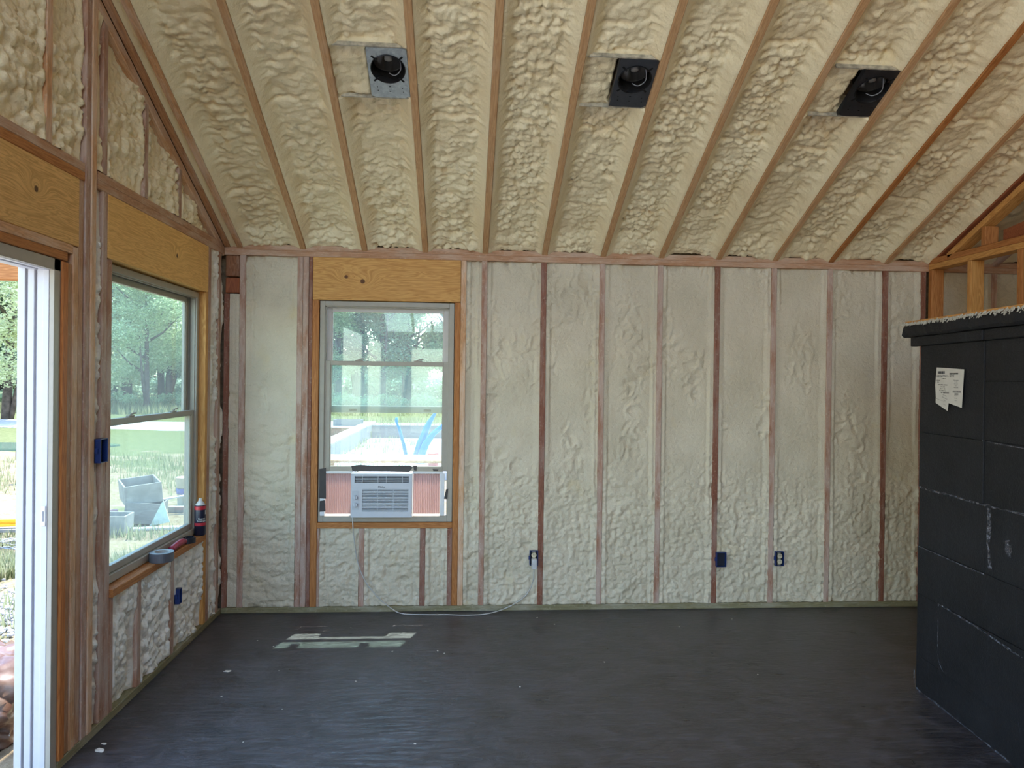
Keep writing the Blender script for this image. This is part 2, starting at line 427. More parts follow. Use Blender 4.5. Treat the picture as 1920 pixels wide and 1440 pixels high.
# ---- left wall framing (x from -.089 to 0)
def lb(name, y0, y1, z0, z1, mat, x0=-.089, x1=0.0): return board(name, wl, (x0, min(y0, y1), z0), (x1, max(y0, y1), z1), mat)
lb('bottom_plate', -1.90, -.001, 0, .038, W_GREEN)
lb('bottom_plate', -4.5, -3.80, 0, .038, W_GREEN)
lb('top_plate', -1.633, -.001, HP, HP + .038, W_PLATE); lb('top_plate', -1.633, -.03, HP + .038, HP + .076, W_PLATE)
lb('top_plate', -8.0, -1.735, HP, HP + .038, W_TRIM); lb('top_plate', -8.0, -1.735, HP + .038, HP + .076, W_PLATE)
lb('king_post', -1.733, -1.696, .038, 4.6, W_STUD, -.089, .002); lb('king_post', -1.692, -1.652, .038, 4.6, W_POST, -.089, .006)
lb('trimmer_stud', -1.899, -1.861, .038, 2.026, wood('wood_bright_orange', (.66, .25, .07), (.44, .14, .035)), -.089, .004)
lb('stud', -1.858, -1.823, .038, 2.026, W_BROWN, -.089, -.004); lb('stud', -1.819, -1.780, .038, 2.10, W_POST); lb('stud', -1.776, -1.738, .038, HP, W_PLATE, -.089, -.003)
lb('stud', -1.585, -1.544, .038, HP, W_STUD); lb('trimmer_stud', -1.541, -1.499, .038, LZ1, W_STUD)
hl = wood('wood_header_left', (.92, .57, .20), (.70, .38, .11), knots=([(.14, -.0, .013)], 1))  # header wood lightened to make up for weak light on the left wall
lb('header', -1.541, -.290, 2.101, HP - .001, hl)
hd = wood('wood_header_door', (.88, .54, .20), (.60, .33, .10), knots=([(.70, .02, .014), (-.2, -.03, .012)], 1))
lb('header', -3.77, -1.777, 2.105, HP - .001, hd)
lb('header_plate', -3.77, -1.821, 2.068, 2.104, W_POST); lb('header_plate', -3.77, -1.859, 2.032, 2.067, W_TRIM)
lb('trimmer_stud', -.324, -.288, .038, 2.100, W_CLEAN); lb('stud', -.286, -.242, .038, HP - .001, W_STUD)
lb('stud', -.10, -.058, .038, HP - .001, W_STUD)
lb('window_sill_plate', LY0, LY1 - .001, .567, .604, W_TRIM, -.089, .014)
for y in (-1.218, -.812, ): lb('cripple_stud', y, y + .040, .038, .566, W_STUD)
lb('cripple_stud', -1.497, -1.462, .038, .566, W_STUD)
for y in (-3.77, -3.9, -4.5, -7.05, -9.85): lb('stud', y - .038, y, .038, HP, W_STUD)
def rz(d): return Z0 + SL * d
for y in (-.741, -1.163, -1.571, -1.994, -2.40, -2.806, -3.21, -3.62, -4.03):
    # gable stud, cut to the rake
    lb('gable_stud', y - .019, y + .019, HP + .077, rz(-y) - .055, W_POST if y < -1.9 else W_STUD)
# rake plates and rafters
th = math.atan(SL)
slope_board('rake_plate', wl, -.089, 0.0, -.02, RIDGE, -.055, -.0005, W_POST)
slope_board('gable_rafter', ce, .001, .038, -.0, RIDGE, -.0, .184, W_BROWN)
slope_board('rafter', ce, .079, .117, -.40, RIDGE, 0, .184, W_POST)
RX = [.511 + OC * k for k in range(11)]
for i, x in enumerate(RX): slope_board('rafter', ce, x - .019, x + .019, -.40, RIDGE, 0, .184, W_TRIM if i in (9,) else W_RAFT)
for k in range(11, 18):
    x = .511 + OC * k
    if x > 5.0: slope_board('rafter', ce, x - .019, x + .019, -.40, RIDGE, 0, .184, W_STUD)
bm = bmesh.new(); add_box(bm, (0, -RIDGE - .03, rz(RIDGE) - .05), (XE, -RIDGE + .0, rz(RIDGE) + .2)); bm_obj('ridge_board', bm, W_RAFT, ce)

ca, sa = math.cos(th), math.sin(th)
L_ = (-YR - RIDGE) / ca
for k in range(9):
    x = .511 + OC * k; bm = bmesh.new(); add_box(bm, (0, -.019, 0), (L_, .019, .184), .002); o = bm_obj('rear_rafter', bm, W_RAFT, ce)
    m_ = Matrix.Identity(4)
    for i in range(3): m_[i][0] = (0, -ca, -sa)[i]; m_[i][1] = (1, 0, 0)[i]; m_[i][2] = (0, -sa, ca)[i]; m_[i][3] = (x, -RIDGE - .04, rz(RIDGE) - .02)[i]
    o.matrix_local = m_
# pale plywood added in the unseen rear half to bounce sunlight forward
bm = bmesh.new()
for i in range(4):
    for j in range(3): add_box(bm, (.05 + i * 1.23, -10.75 + j * 1.5, .001), (.05 + i * 1.23 + 1.22, -10.75 + j * 1.5 + 1.49, .018))
BOUNCE_PLY = plain('bounce_plywood', (.68, .56, .40), .8, var=.06); fl_ = bpy.data.objects['floor']
bm_obj('bounce_sheet', bm, BOUNCE_PLY, fl_)
# ---- right partition
def rb(name, y0, y1, z0, z1, mat, x0=4.885, x1=4.974): return board(name, wr, (x0, min(y0, y1), z0), (x1, max(y0, y1), z1), mat)
rb('bottom_plate', -3.6, -.001, 0, .038, W_GREEN)
rb('stud', -.039, -.001, .038, 2.397, W_TRIM)
for y in (-.388, -.806, -1.212, -1.62, -2.03, -2.43, -2.84, -3.25): rb('stud', y - .038, y, .038, 2.397, W_TRIM if y < -.5 else W_CLEAN)
rb('top_plate', -3.6, .0, 2.398, 2.436, W_CLEAN); rb('top_plate', -3.6, -.0, 2.437, 2.475, W_TRIM)
slope_board('rafter', wr, 4.895, 4.933, -.04, RIDGE, .0, .184, W_RED)
slope_board('rake_plate', wr, 4.885, 4.974, .165, 3.6, -.075, -.037, W_CLEAN)
for y in (-.507, -.92, -1.33, -1.74, -2.15): rb('cripple_stud', y - .038, y, 2.476, rz(-y) - .083, W_TRIM)
# bowed board lying on the far side of the partition plates
bm = bmesh.new(); N = 14
for k in range(N):
    y = -.62 - k * .11; z = 2.476; t = .08 + .05 * math.sin(min(1, k / 6) * math.pi / 2)
    y2 = y - .11; t2 = .08 + .05 * math.sin(min(1, (k + 1) / 6) * math.pi / 2)
    prism(bm, 4.945, 4.974, y, y2, z, z + t, z + t2)
bmesh.ops.recalc_face_normals(bm, faces=bm.faces); bmesh.ops.remove_doubles(bm, verts=bm.verts, dist=1e-4)
bm_obj('arched_blocking', bm, W_RED, wr)

# ================================================================= FOAM
def make_foam(parent, mat, org, uv, vv, nn, U, V, hfun, seed, res=.009, vtop=None, v0=0.0):
    """sheet of foam; height (towards the room) from hfun(u, v, U, V, seed)"""
    nu = max(4, int(U / res) + 1); nv = max(6, int((V - v0) / res) + 1)
    u = np.linspace(0, U, nu); v = np.linspace(v0, V, nv); uu, vv_ = np.meshgrid(u, v)
    if vtop is not None:
        t = (vv_ - v0) / (V - v0); top = vtop(uu); vv_ = v0 + t * np.maximum(top - v0, .004)
    h = hfun(uu, vv_, U, V, seed)
    o, a, b, n = (np.array(x, float) for x in (org, uv, vv, nn))
    P = o + uu[..., None] * a + vv_[..., None] * b + h[..., None] * n
    if np.dot(np.cross(a, b), n) < 0: P = P[:, ::-1]
    me = grid_mesh('insulation_foam', P)
    return mobj('insulation_foam', me, mat, parent)
def h_ceil(kind=0, pocket=None):
    def f(u, v, U, V, s):
        e = np.minimum(u, U - u); w1 = .055
        wob = .016 * (fbm(v * 6, u * 3, s + 5, 3) - .5)
        prof = sstep(0, w1 + .02, e + wob)
        depth = .012 + .078 * prof * (.45 + .55 * sstep(.02, .20, v))
        ang = np.clip(fbm(u * 4, v * 4, s + 3, 2), 0, 1)
        x = u + .012 * (fbm(u * 22, v * 22, s + 9, 2) - .5); y = v + .012 * (fbm(u * 22 + 5, v * 22, s + 19, 2) - .5)
        if kind == 0:   # rounded popcorn
            l1 = dome(x / .046, y / .042, s); l2 = dome(x / .023 + 3, y / .022, s + 40)
        else:           # scalloped ripples across the bay
            y2 = y + .010 * np.sin(u * 38 + 6 * fbm(u * 9, v * 9, s, 2))
            l1 = dome(x / .072, y2 / .036, s); l2 = dome(x / .034 + 3, y2 / .021, s + 40)
        lump = .029 * l1 + .018 * l2
        patch = .55 + .65 * sstep(.34, .56, fbm(u * 5.5, v * 3.2, s + 60, 3))
        amp = sstep(.015, .075, e) * patch
        lar = .030 * (fbm(u * 7, v * 3.5, s + 80, 3) - .5)
        h = -depth + lump * amp - .024 * amp + lar * prof + .0022 * dome(u / .012, v / .012, s + 7) * (1 - .6 * amp)
        # seams where one spray pass stopped
        for k in range(3):
            vs_ = .35 + .62 * k + .3 * ((s * 37 + k * 11) % 10) / 10 + .02 * (fbm(u * 12, u * 0 + k, s, 2) - .5) * 2
            h -= .020 * np.exp(-((v - vs_) / .011) ** 2) * prof * sstep(.3, .5, fbm(u * 8, v * 0 + k, s + 4, 2))
        h += .006 * np.exp(-(v / .03) ** 2)
        if pocket:
            v0, v1, us = pocket
            ins = sstep(v0 - .004, v0 + .006, v) * (1 - sstep(v1 - .006, v1 + .004, v))
            hp = -.082 + .030 * dome(x / .075, y / .07, s + 3) + .012 * dome(x / .03, y / .03, s + 8) + .02 * (1 - sstep(0, .03, e))
            deep = sstep(v0 + .012, v0 + .022, v) * (1 - sstep(v1 - .035, v1 - .025, v)) * sstep(us - .010, us, u)

            h = h * (1 - ins) + hp * ins
            h = h * (1 - deep) + (-.20) * deep
        return np.minimum(h, .012)
    return f
ca, sa = math.cos(th), math.sin(th)
def ceil_bay(x0, x1, kind, seed, d0=-.0, d1=2.35, pocket=None, res=.009, mat=FOAM_C, parent=ce):
    return make_foam(parent, mat, (x0, -d0, rz(d0)), (1, 0, 0), (0, -ca, sa), (0, -sa, -ca), x1 - x0, (d1 - d0) / ca, h_ceil(kind, pocket), seed, res)
PK = (1.165 / ca, 1.445 / ca)
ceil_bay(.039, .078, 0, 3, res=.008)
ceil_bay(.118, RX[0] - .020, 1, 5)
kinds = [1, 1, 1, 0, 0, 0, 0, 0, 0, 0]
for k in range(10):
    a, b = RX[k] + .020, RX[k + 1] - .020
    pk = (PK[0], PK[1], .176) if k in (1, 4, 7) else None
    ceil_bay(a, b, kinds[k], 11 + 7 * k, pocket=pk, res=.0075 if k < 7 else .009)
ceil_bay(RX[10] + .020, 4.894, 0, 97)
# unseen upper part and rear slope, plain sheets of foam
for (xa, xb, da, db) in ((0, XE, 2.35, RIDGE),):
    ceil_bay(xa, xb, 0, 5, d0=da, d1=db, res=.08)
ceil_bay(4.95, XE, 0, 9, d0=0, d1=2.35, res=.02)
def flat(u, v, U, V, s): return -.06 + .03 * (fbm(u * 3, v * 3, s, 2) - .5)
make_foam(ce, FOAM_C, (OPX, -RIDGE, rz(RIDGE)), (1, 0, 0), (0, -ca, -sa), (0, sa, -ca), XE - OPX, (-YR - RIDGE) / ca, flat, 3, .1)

def h_wall(kind=0):
    def f(u, v, U, V, s):
        e = np.minimum(u, U - u)
        base = -.016 - .008 * sstep(0, .05, e)
        base = base + .012 * (fbm(u * 5, v * 2.6, s + 2, 3) - .5)
        low = 1 - sstep(.55, 1.15, v + .35 * (fbm(u * 2 + s, v * 2, s + 1, 2) - .5)) if kind != 2 else 0 * u
        # orange peel
        peel = .0036 * dome(u / .019, v / .017, s)
        # crumpled ridges: sharp creases of domain-warped noise inside patches
        wx = u * 15 + 1.6 * fbm(u * 9, v * 9, s + 11, 2); wy = v * 13 + 1.6 * fbm(u * 9 + 4, v * 9, s + 12, 2)
        rg = 1 - np.abs(2 * fbm(wx, wy, s + 13, 3) - 1)
        patch = sstep(.50, .60, fbm(u * 5.2, v * 2.4, s + 14, 3))
        h = base + peel + (.022 * (rg - .75)) * np.maximum(patch, .55 * low)
        h = h + low * (.014 * (dome(u / .036, v / .032, s + 20) - .6) + .009 * dome(u / .018, v / .016, s + 21))
        # vertical bead beside the studs
        bead = .008 * np.exp(-((e - .024) / .007) ** 2) * sstep(.45, .6, fbm(u * 2, v * 2.2, s + 30, 2))
        h = h + bead - .005 * np.exp(-((e - .040) / .008) ** 2) * sstep(.4, .6, fbm(u * 2, v * 2.2, s + 31, 2))
        if kind == 1:   # drooping scallops, bay beside the corner
            m_ = 1 - sstep(.9, 1.6, v); y2 = v + .03 * np.sin(u * 9) + .02 * fbm(u * 8, v * 8, s, 2)
            sc_ = dome(u / .16, y2 / .062, s + 50)
            h = h + .022 * m_ * (sc_ - .5) * sstep(0, .06, e)
        # plaster-like voids under the top plate
        h = h - .012 * np.exp(-((V - v) / .03) ** 2) * sstep(.5, .62, fbm(u * 12, v * 3, s + 70, 2))
        return np.minimum(h, .004)
    return f
def wall_bay(x0, x1, z0=.040, z1=HP, kind=0, seed=1, res=.008):
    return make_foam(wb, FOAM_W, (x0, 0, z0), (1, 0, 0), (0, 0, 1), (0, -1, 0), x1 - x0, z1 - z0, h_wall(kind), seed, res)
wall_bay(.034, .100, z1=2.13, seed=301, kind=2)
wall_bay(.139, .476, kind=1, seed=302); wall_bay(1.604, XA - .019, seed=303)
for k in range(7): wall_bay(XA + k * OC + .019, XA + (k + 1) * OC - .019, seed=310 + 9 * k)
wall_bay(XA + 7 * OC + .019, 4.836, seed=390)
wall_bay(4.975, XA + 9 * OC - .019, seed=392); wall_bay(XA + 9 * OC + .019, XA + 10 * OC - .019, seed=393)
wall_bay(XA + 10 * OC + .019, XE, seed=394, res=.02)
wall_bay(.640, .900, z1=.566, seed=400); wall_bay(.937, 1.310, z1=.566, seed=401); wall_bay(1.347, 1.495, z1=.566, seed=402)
# left wall foam
def h_left(mul=1.0):
    def f(u, v, U, V, s):
        e = np.minimum(u, U - u)
        x = u + .01 * (fbm(u * 22, v * 22, s + 9, 2) - .5); y = v + .01 * (fbm(u * 22 + 5, v * 22, s + 19, 2) - .5)
        am = .6 + .6 * sstep(.35, .6, fbm(u * 5, v * 4, s + 60, 3))
        h = -.052 + .036 * (1 - sstep(0, .03, e)) + mul * am * (.026 * dome(x / .042, y / .038, s) + .013 * dome(x / .019, y / .018, s + 5)) * sstep(0, .02, e)
        return np.minimum(h + .03 * (fbm(u * 6, v * 4, s + 6, 3) - .5), .004)
    return f
def lbay(y0, y1, z0, z1, seed, fn=None, vtop=None, res=.008, mat=FOAM_L):
    # u runs towards the camera (-Y)
    return make_foam(wl, mat, (0, y1, z0), (0, -1, 0), (0, 0, 1), (1, 0, 0), y1 - y0, z1 - z0, fn or h_left(), seed, res, vtop)
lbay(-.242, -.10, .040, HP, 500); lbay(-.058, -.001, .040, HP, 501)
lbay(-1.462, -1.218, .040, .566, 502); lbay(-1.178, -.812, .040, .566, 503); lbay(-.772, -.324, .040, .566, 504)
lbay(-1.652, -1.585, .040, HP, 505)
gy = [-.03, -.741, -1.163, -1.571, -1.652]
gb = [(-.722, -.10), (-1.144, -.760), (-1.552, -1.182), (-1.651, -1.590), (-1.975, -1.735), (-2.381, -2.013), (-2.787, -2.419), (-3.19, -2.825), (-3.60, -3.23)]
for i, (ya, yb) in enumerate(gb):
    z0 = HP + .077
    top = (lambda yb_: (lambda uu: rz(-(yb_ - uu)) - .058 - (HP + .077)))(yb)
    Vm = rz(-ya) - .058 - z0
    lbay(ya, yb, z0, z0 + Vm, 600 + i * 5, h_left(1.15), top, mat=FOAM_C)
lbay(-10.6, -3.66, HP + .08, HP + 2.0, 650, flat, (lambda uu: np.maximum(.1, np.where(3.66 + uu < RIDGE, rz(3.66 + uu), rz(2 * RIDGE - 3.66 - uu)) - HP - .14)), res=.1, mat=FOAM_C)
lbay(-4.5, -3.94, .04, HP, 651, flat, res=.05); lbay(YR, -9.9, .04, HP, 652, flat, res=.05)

# ================================================================= WINDOWS (structure)
def window_unit(name, W, H, depth, meet, drop, parent_loc, rz_, low_open):
    """local: x across, y outwards (0 = interior face), z up from sill. returns root"""
    r = empty(name, kind='structure', loc=parent_loc, rz=rz_)
    f = .034
    bm = bmesh.new()
    for lo, hi in [((0, 0, 0), (f, depth, H)), ((W - f, 0, 0), (W, depth, H)), ((f, 0, H - f), (W - f, depth, H)), ((f, 0, 0), (W - f, depth, .040))]:
        add_box(bm, lo, hi, .0025)
    for lo, hi in [((f, .012, .04), (f + .006, .018, H - f)), ((W - f - .006, .012, .04), (W - f, .018, H - f)), ((f, .012, H - f - .006), (W - f, .018, H - f)),
                   ((-.012, depth - .012, -.02), (0.0, depth, H + .02)), ((W, depth - .012, -.02), (W + .012, depth, H + .02))]:
        add_box(bm, lo, hi)
    bm_obj('window_frame', bm, VINYL, r)
    bm = bmesh.new()
    for x in (f, W - f - .004): add_box(bm, (x, .040, .04), (x + .004, .046, H - f))
    bm_obj('jamb_track', bm, VINYL_D, r)
    def sash(nm, z0, z1, y0, y1, b=.033, latch=False, mat=VINYL, keep=False):
        s = empty(nm, parent=r)
        x0, x1 = f + .004, W - f - .004
        bm = bmesh.new()
        for lo, hi in [((x0, y0, z0), (x0 + b, y1, z1)), ((x1 - b, y0, z0), (x1, y1, z1)), ((x0 + b, y0, z1 - b * .9), (x1 - b, y1, z1)), ((x0 + b, y0, z0), (x1 - b, y1, z0 + b * (1.4 if keep else 1.0)))]:
            add_box(bm, lo, hi, .002)
        # glazing bead
        for lo, hi in [((x0 + b, y0 + .006, z0 + b), (x0 + b + .006, y0 + .012, z1 - b * .9)), ((x1 - b - .006, y0 + .006, z0 + b), (x1 - b, y0 + .012, z1 - b * .9))]:
            add_box(bm, lo, hi)
        fr = bm_obj('sash_frame', bm, mat, s)
        bm = bmesh.new(); add_box(bm, (x0 + b - .004, (y0 + y1) / 2 - .0015, z0 + b - .004), (x1 - b + .004, (y0 + y1) / 2 + .0015, z1 - b * .9 + .004))
        bm_obj('glass_pane', bm, GLASS, s)
        if latch:
            for q in (.27, .75):
                bm = bmesh.new(); xc = x0 + (x1 - x0) * q
                add_box(bm, (xc - .028, y0 + .004, z1), (xc + .028, y1 - .004, z1 + .008), .002)
                add_tube(bm, [(xc - .01, y0 + .012, z1 + .008), (xc + .012, y0 + .008, z1 + .016), (xc + .034, y0 + .004, z1 + .018)], .0045, 8)
                bm_obj('sash_lock', bm, VINYL, s)
        if keep:
            for q in (.22, .83):
                bm = bmesh.new(); xc = x0 + (x1 - x0) * q
                add_box(bm, (xc - .025, y0 - .003, z0 + b * .35), (xc + .025, y0 + .0, z0 + b * .75), .001)
                bm_obj('lift_tab', bm, VINYL_D, s)
        return s
    sash('upper_sash', H - f - .004 - (meet - (.030 if low_open else 0)) + drop[0], H - f - .002 + drop[1], .050, .076, keep=low_open, mat=VINYL_LIT if low_open else VINYL, b=.034)
    sash('lower_sash', low_open if low_open else .042, (low_open if low_open else .042) + meet, .014, .042, latch=True)
    return r
# back window: lower sash raised onto the air conditioner, upper sash lowered part way
window_unit('window_1', WX1 - WX0 - .006, WZ1 - WZ0 - .006, .082, .745, (-.0, -.0), (WX0 + .003, .012, WZ0 + .002), 0, .342)
window_unit('window_2', LY1 - LY0 - .006, LZ1 - LZ0 - .006, .070, .722, (0, 0), (-.040, LY0 + .003, LZ0 + .002), math.pi / 2, 0)
# ---- door frame
dr = empty('door_1', kind='structure')
bm = bmesh.new()
for lo, hi in [((-.022, DY1 - .045, .0), (-.004, DY1 - .002, DZ1)), ((-.022, DY0, DZ1 - .045), (-.004, DY1, DZ1)), ((-.022, DY0 + .002, 0), (-.004, DY0 + .045, DZ1))]: add_box(bm, lo, hi, .001)
bm_obj('door_casing', bm, VINYL, dr)
bm = bmesh.new()
for s, yb in ((-1, DY1 - .012), (1, DY0 + .012)):
    for (xa, xb, p) in ((-.045, -.023, .034), (-.072, -.045, .026), (-.080, -.072, .018), (-.105, -.080, .030), (-.112, -.105, .020), (-.140, -.112, .034)):
        add_box(bm, (xa, min(yb, yb + s * p), .0), (xb, max(yb, yb + s * p), DZ1 - .03), .0015)
bm_obj('door_jamb', bm, WHITE_V, dr)
bm = bmesh.new()
for (xa, xb, p) in ((-.045, -.023, .034), (-.072, -.045, .026), (-.105, -.072, .032), (-.140, -.105, .026)): add_box(bm, (xa, DY0 + .01, DZ1 - .012 - p), (xb, DY1 - .012, DZ1 - .006), .0015)
bm_obj('door_head', bm, WHITE_V, dr)
bm = bmesh.new(); add_box(bm, (-.14, DY0 + .01, -.02), (-.02, DY1 - .01, .022), .003); bm_obj('threshold', bm, plain('alu', (.55, .54, .52), .35, .7), dr)
bm = bmesh.new(); add_box(bm, (-.043, DY1 - .051, .985), (-.026, DY1 - .046, 1.065), .002); k_ = bm_obj('strike_plate', bm, plain('strike', (.86, .86, .86), .3), dr)
bm = bmesh.new(); add_box(bm, (-.038, DY1 - .0525, 1.005), (-.031, DY1 - .0511, 1.045)); bm_obj('strike_slot', bm, plain('slot', (.25, .25, .27), .5), k_)

# ================================================================= OUTDOORS
GZ = -.45
m = NB('ground'); v = m.coords()
sx = m.new('ShaderNodeSeparateXYZ'); m.link(v, sx.inputs[0])
wv = m.noise(v, .22, 4, .6); fine = m.noise(v, 5.0, 6, .75); mid = m.noise(v, .9, 5, .65)
dirt = m.ramp(fine, [(.3, (.15, .11, .065)), (.5, (.27, .21, .135)), (.7, (.37, .32, .24))])
straw = m.ramp(m.noise(v, 22, 5, .8), [(.42, (.20, .16, .08)), (.6, (.35, .30, .19))])
dirt = m.mix(m.ramp(mid, [(.42, (0, 0, 0)), (.6, (1, 1, 1))]), dirt, straw)
grass = m.ramp(m.noise(v, 7, 6, .8), [(.3, (.085, .105, .04)), (.55, (.15, .17, .075)), (.75, (.25, .24, .13))])
gy_ = m.math('ADD', m.math('MULTIPLY', sx.outputs[1], .068), m.math('MULTIPLY', m.math('SUBTRACT', wv, .5), 2.4))
gf = m.ramp(gy_, [(.95, (0, 0, 0)), (1.0, (1, 1, 1))])
pf = m.ramp(m.noise(v, .55, 4, .7), [(.57, (0, 0, 0)), (.63, (.8, .8, .8))])
m.set(Base_Color=m.mix(m.math('MAXIMUM', gf, pf), dirt, grass), Roughness=.95); m.b.inputs['Specular IOR Level'].default_value = .1
m.bump(fine, .6, .05)
nx = 150; gx = np.linspace(-70, 50, nx); gyv = np.concatenate([np.linspace(-22, 26, 150), np.linspace(27, 110, 50)])
X_, Y_ = np.meshgrid(gx, gyv)
far = sstep(6, 18, np.maximum(np.abs(X_ - 2) - 6, np.abs(Y_ + 4) - 8) + 6)
Z_ = GZ + .10 * far * (fbm(X_ * .25, Y_ * .25, 3, 4) - .5) + .012 * sstep(40, 60, Y_) * (Y_ - 40)
g = mobj('ground', grid_mesh('ground', np.stack([X_, Y_, Z_], -1)), m.m); tag(g, kind='structure')
# gravel road
m = NB('gravel_road'); v = m.coords(); n = m.noise(v, 9, 6, .8)
m.set(Base_Color=m.ramp(n, [(.35, (.26, .25, .25)), (.65, (.48, .47, .46))]), Roughness=.95); m.bump(n, .5, .03)
xs = np.linspace(-60, 2, 80)
P = np.stack([np.stack([xs, 25 + .6 * np.sin(xs * .2) + o, 0 * xs + GZ + z], -1) for o, z in ((-2.1, -.02), (-1.9, .06), (0, .075), (1.9, .06), (2.1, -.02))], 0)
tag(mobj('gravel_road', grid_mesh('gravel_road', P), m.m), kind='structure')
# rain puddle
m = NB('pond_water'); m.set(Base_Color=(.16, .24, .17), Roughness=.06)
bm = bmesh.new(); vs = [bm.verts.new((-11.2 + 2.9 * math.cos(t) * (1 + .15 * math.sin(3 * t)), 15.6 + 1.1 * math.sin(t) * (1 + .2 * math.cos(2 * t)), GZ + .055)) for t in np.linspace(0, 2 * math.pi, 40)[:-1]]
bm.faces.new(vs); r = bmesh.ops.extrude_face_region(bm, geom=bm.faces[:]); bmesh.ops.translate(bm, vec=(0, 0, -.06), verts=[x for x in r['geom'] if isinstance(x, bmesh.types.BMVert)])
tag(bm_obj('puddle', bm, m.m), 'shallow greenish puddle on the grass beyond the doorway', 'puddle')

# unseen pale slabs added left of the house to bounce sunlight indoors
BOUNCE_CONC = plain('bounce_concrete', (.66, .64, .60), .85, var=.06, scale=3)
pc = empty('trim_2', kind='structure')
for j in range(5):
    bm = bmesh.new(); add_box(bm, (-4.6, -12.2 + j * 2.0, GZ - .1), (-.13, -12.2 + j * 2.0 + 1.985, -.17), .006); bm_obj('bounce_slab', bm, BOUNCE_CONC, pc)
# trees --------------------------------------------------------------
def leaf_mat(name, a, b, c):
    m = NB(name); g = m.new('ShaderNodeNewGeometry')
    col = m.ramp(g.outputs['Random Per Island'], [(.0, a), (.5, b), (1.0, c)])
    v = m.coords(); col = m.mix(m.math('MULTIPLY', m.noise(v, .6, 2), .5), col, b)
    m.set(Base_Color=col, Roughness=.6); m.b.inputs['Specular IOR Level'].default_value = .3
    tl = m.new('ShaderNodeBsdfTranslucent'); gm = m.new('ShaderNodeGamma'); gm.inputs[1].default_value = .62; m.link(col, gm.inputs[0]); m.link(gm.outputs[0], tl.inputs[0])
    mx = m.new('ShaderNodeMixShader'); mx.inputs[0].default_value = .65
    m.link(m.b.outputs[0], mx.inputs[1]); m.link(tl.outputs[0], mx.inputs[2]); m.link(mx.outputs[0], m.out.inputs[0]); return m.m
LEAF = [leaf_mat('leaves_green', (.20, .28, .14), (.44, .55, .28), (.70, .76, .48)), leaf_mat('leaves_yellow', (.28, .34, .15), (.58, .62, .32), (.82, .82, .52)),
        leaf_mat('leaves_blue', (.16, .24, .16), (.34, .46, .31), (.56, .66, .48))]
BARK = plain('bark', (.11, .085, .07), .95, var=.25, scale=6)
def leaf_cloud(rs, blobs, n, size):
    tot = sum(b[3] ** 2 for b in blobs); cs = []
    for (x, y, z, r, sq) in blobs:
        k = int(n * r * r / tot); d = rs.normal(size=(k, 3)); d /= np.linalg.norm(d, axis=1)[:, None]
        rad = r * (rs.random(k) ** .33)[:, None] * (1 + .18 * rs.standard_normal((k, 1)))
        cs.append(np.array([x, y, z]) + d * rad * np.array([1, 1, sq]))
    c = np.concatenate(cs); k = len(c)
    a = rs.normal(size=(k, 3)); a[:, 2] *= .5; a /= np.linalg.norm(a, axis=1)[:, None]
    b = np.cross(a, rs.normal(size=(k, 3))); b /= np.linalg.norm(b, axis=1)[:, None]
    s = size * (.6 + .8 * rs.random((k, 1)))
    P = np.stack([c - a * s, c - b * s * .5, c + a * s, c + b * s * .5], 1).reshape(-1, 3)
    me = bpy.data.meshes.new('crown'); me.vertices.add(4 * k); me.vertices.foreach_set('co', P.reshape(-1).astype(np.float32))
    me.loops.add(4 * k); me.loops.foreach_set('vertex_index', np.arange(4 * k, dtype=np.int32))
    me.polygons.add(k); me.polygons.foreach_set('loop_start', np.arange(0, 4 * k, 4, dtype=np.int32)); me.update(calc_edges=True); return me
def make_tree(seed, H, R, n, mat, size, label, name='leafy_tree', low=.22, group=None):
    rs = np.random.RandomState(seed)
    t = empty(name, label, 'tree', group=group)
    bm = bmesh.new(); lean = rs.uniform(-.04, .04, 2)
    pts = [(lean[0] * z * H + .1 * math.sin(3 * z + seed), lean[1] * z * H, z * H - .3 * (z == 0)) for z in (0, .12, .3, .5, .7, .88)]
    add_tube(bm, pts, .1, 8, rs=[H * .019 * (1 - .85 * k / 5) for k in range(6)])
    for k in range(7):
        z = .2 + .09 * k; a = rs.uniform(0, 6.28); L = R * (.8 - .06 * k); p0 = Vector((lean[0] * z * H, lean[1] * z * H, z * H))
        add_tube(bm, [p0, p0 + Vector((math.cos(a) * L * .5, math.sin(a) * L * .5, L * .28)), p0 + Vector((math.cos(a) * L, math.sin(a) * L, L * .75))], .05, 6, rs=[H * .008, H * .005, H * .002])
    if low > .15:
        a = rs.uniform(0, 6.28)
        add_tube(bm, [(.1, 0, 0), (.5 * math.cos(a), .5 * math.sin(a), H * .16), (1.3 * math.cos(a), 1.3 * math.sin(a), H * .42)], .05, 6, rs=[H * .010, H * .008, H * .003])
    bm_obj('trunk', bm, BARK, t, True)
    blobs = []
    for k in range(26):
        z = low + (1 - low) * rs.random() ** .85; rr = R * (1.05 - .75 * abs(z - .5) ** 1.1); a = rs.uniform(0, 6.28); q = rr * rs.random() ** .5 * .8
        blobs.append((q * math.cos(a) + lean[0] * z * H, q * math.sin(a), z * H, R * rs.uniform(.26, .48), .72))
    o = mobj('crown', leaf_cloud(rs, blobs, n, size), mat, t)
    return t
GRP = 'trees of the forest edge'
protos = []
specs = [('leafy forest tree with a pale yellow-green crown at the forest edge', LEAF[1], 12.5, 3.3), ('leafy forest tree with a mid green crown at the forest edge', LEAF[0], 13.5, 3.0), ('leafy forest tree with a bluish green crown at the forest edge', LEAF[2], 14.5, 2.8)]
for i, (lb_, lm, H, R) in enumerate(specs): protos.append(make_tree(100 + i, H, R, 20000, lm, .115, lb_, group=GRP + ' with ' + lb_.split('with a ')[1].split(' crown')[0] + ' crowns', low=.16))
k = 0; used = [False] * 3
rr = random.Random(5)
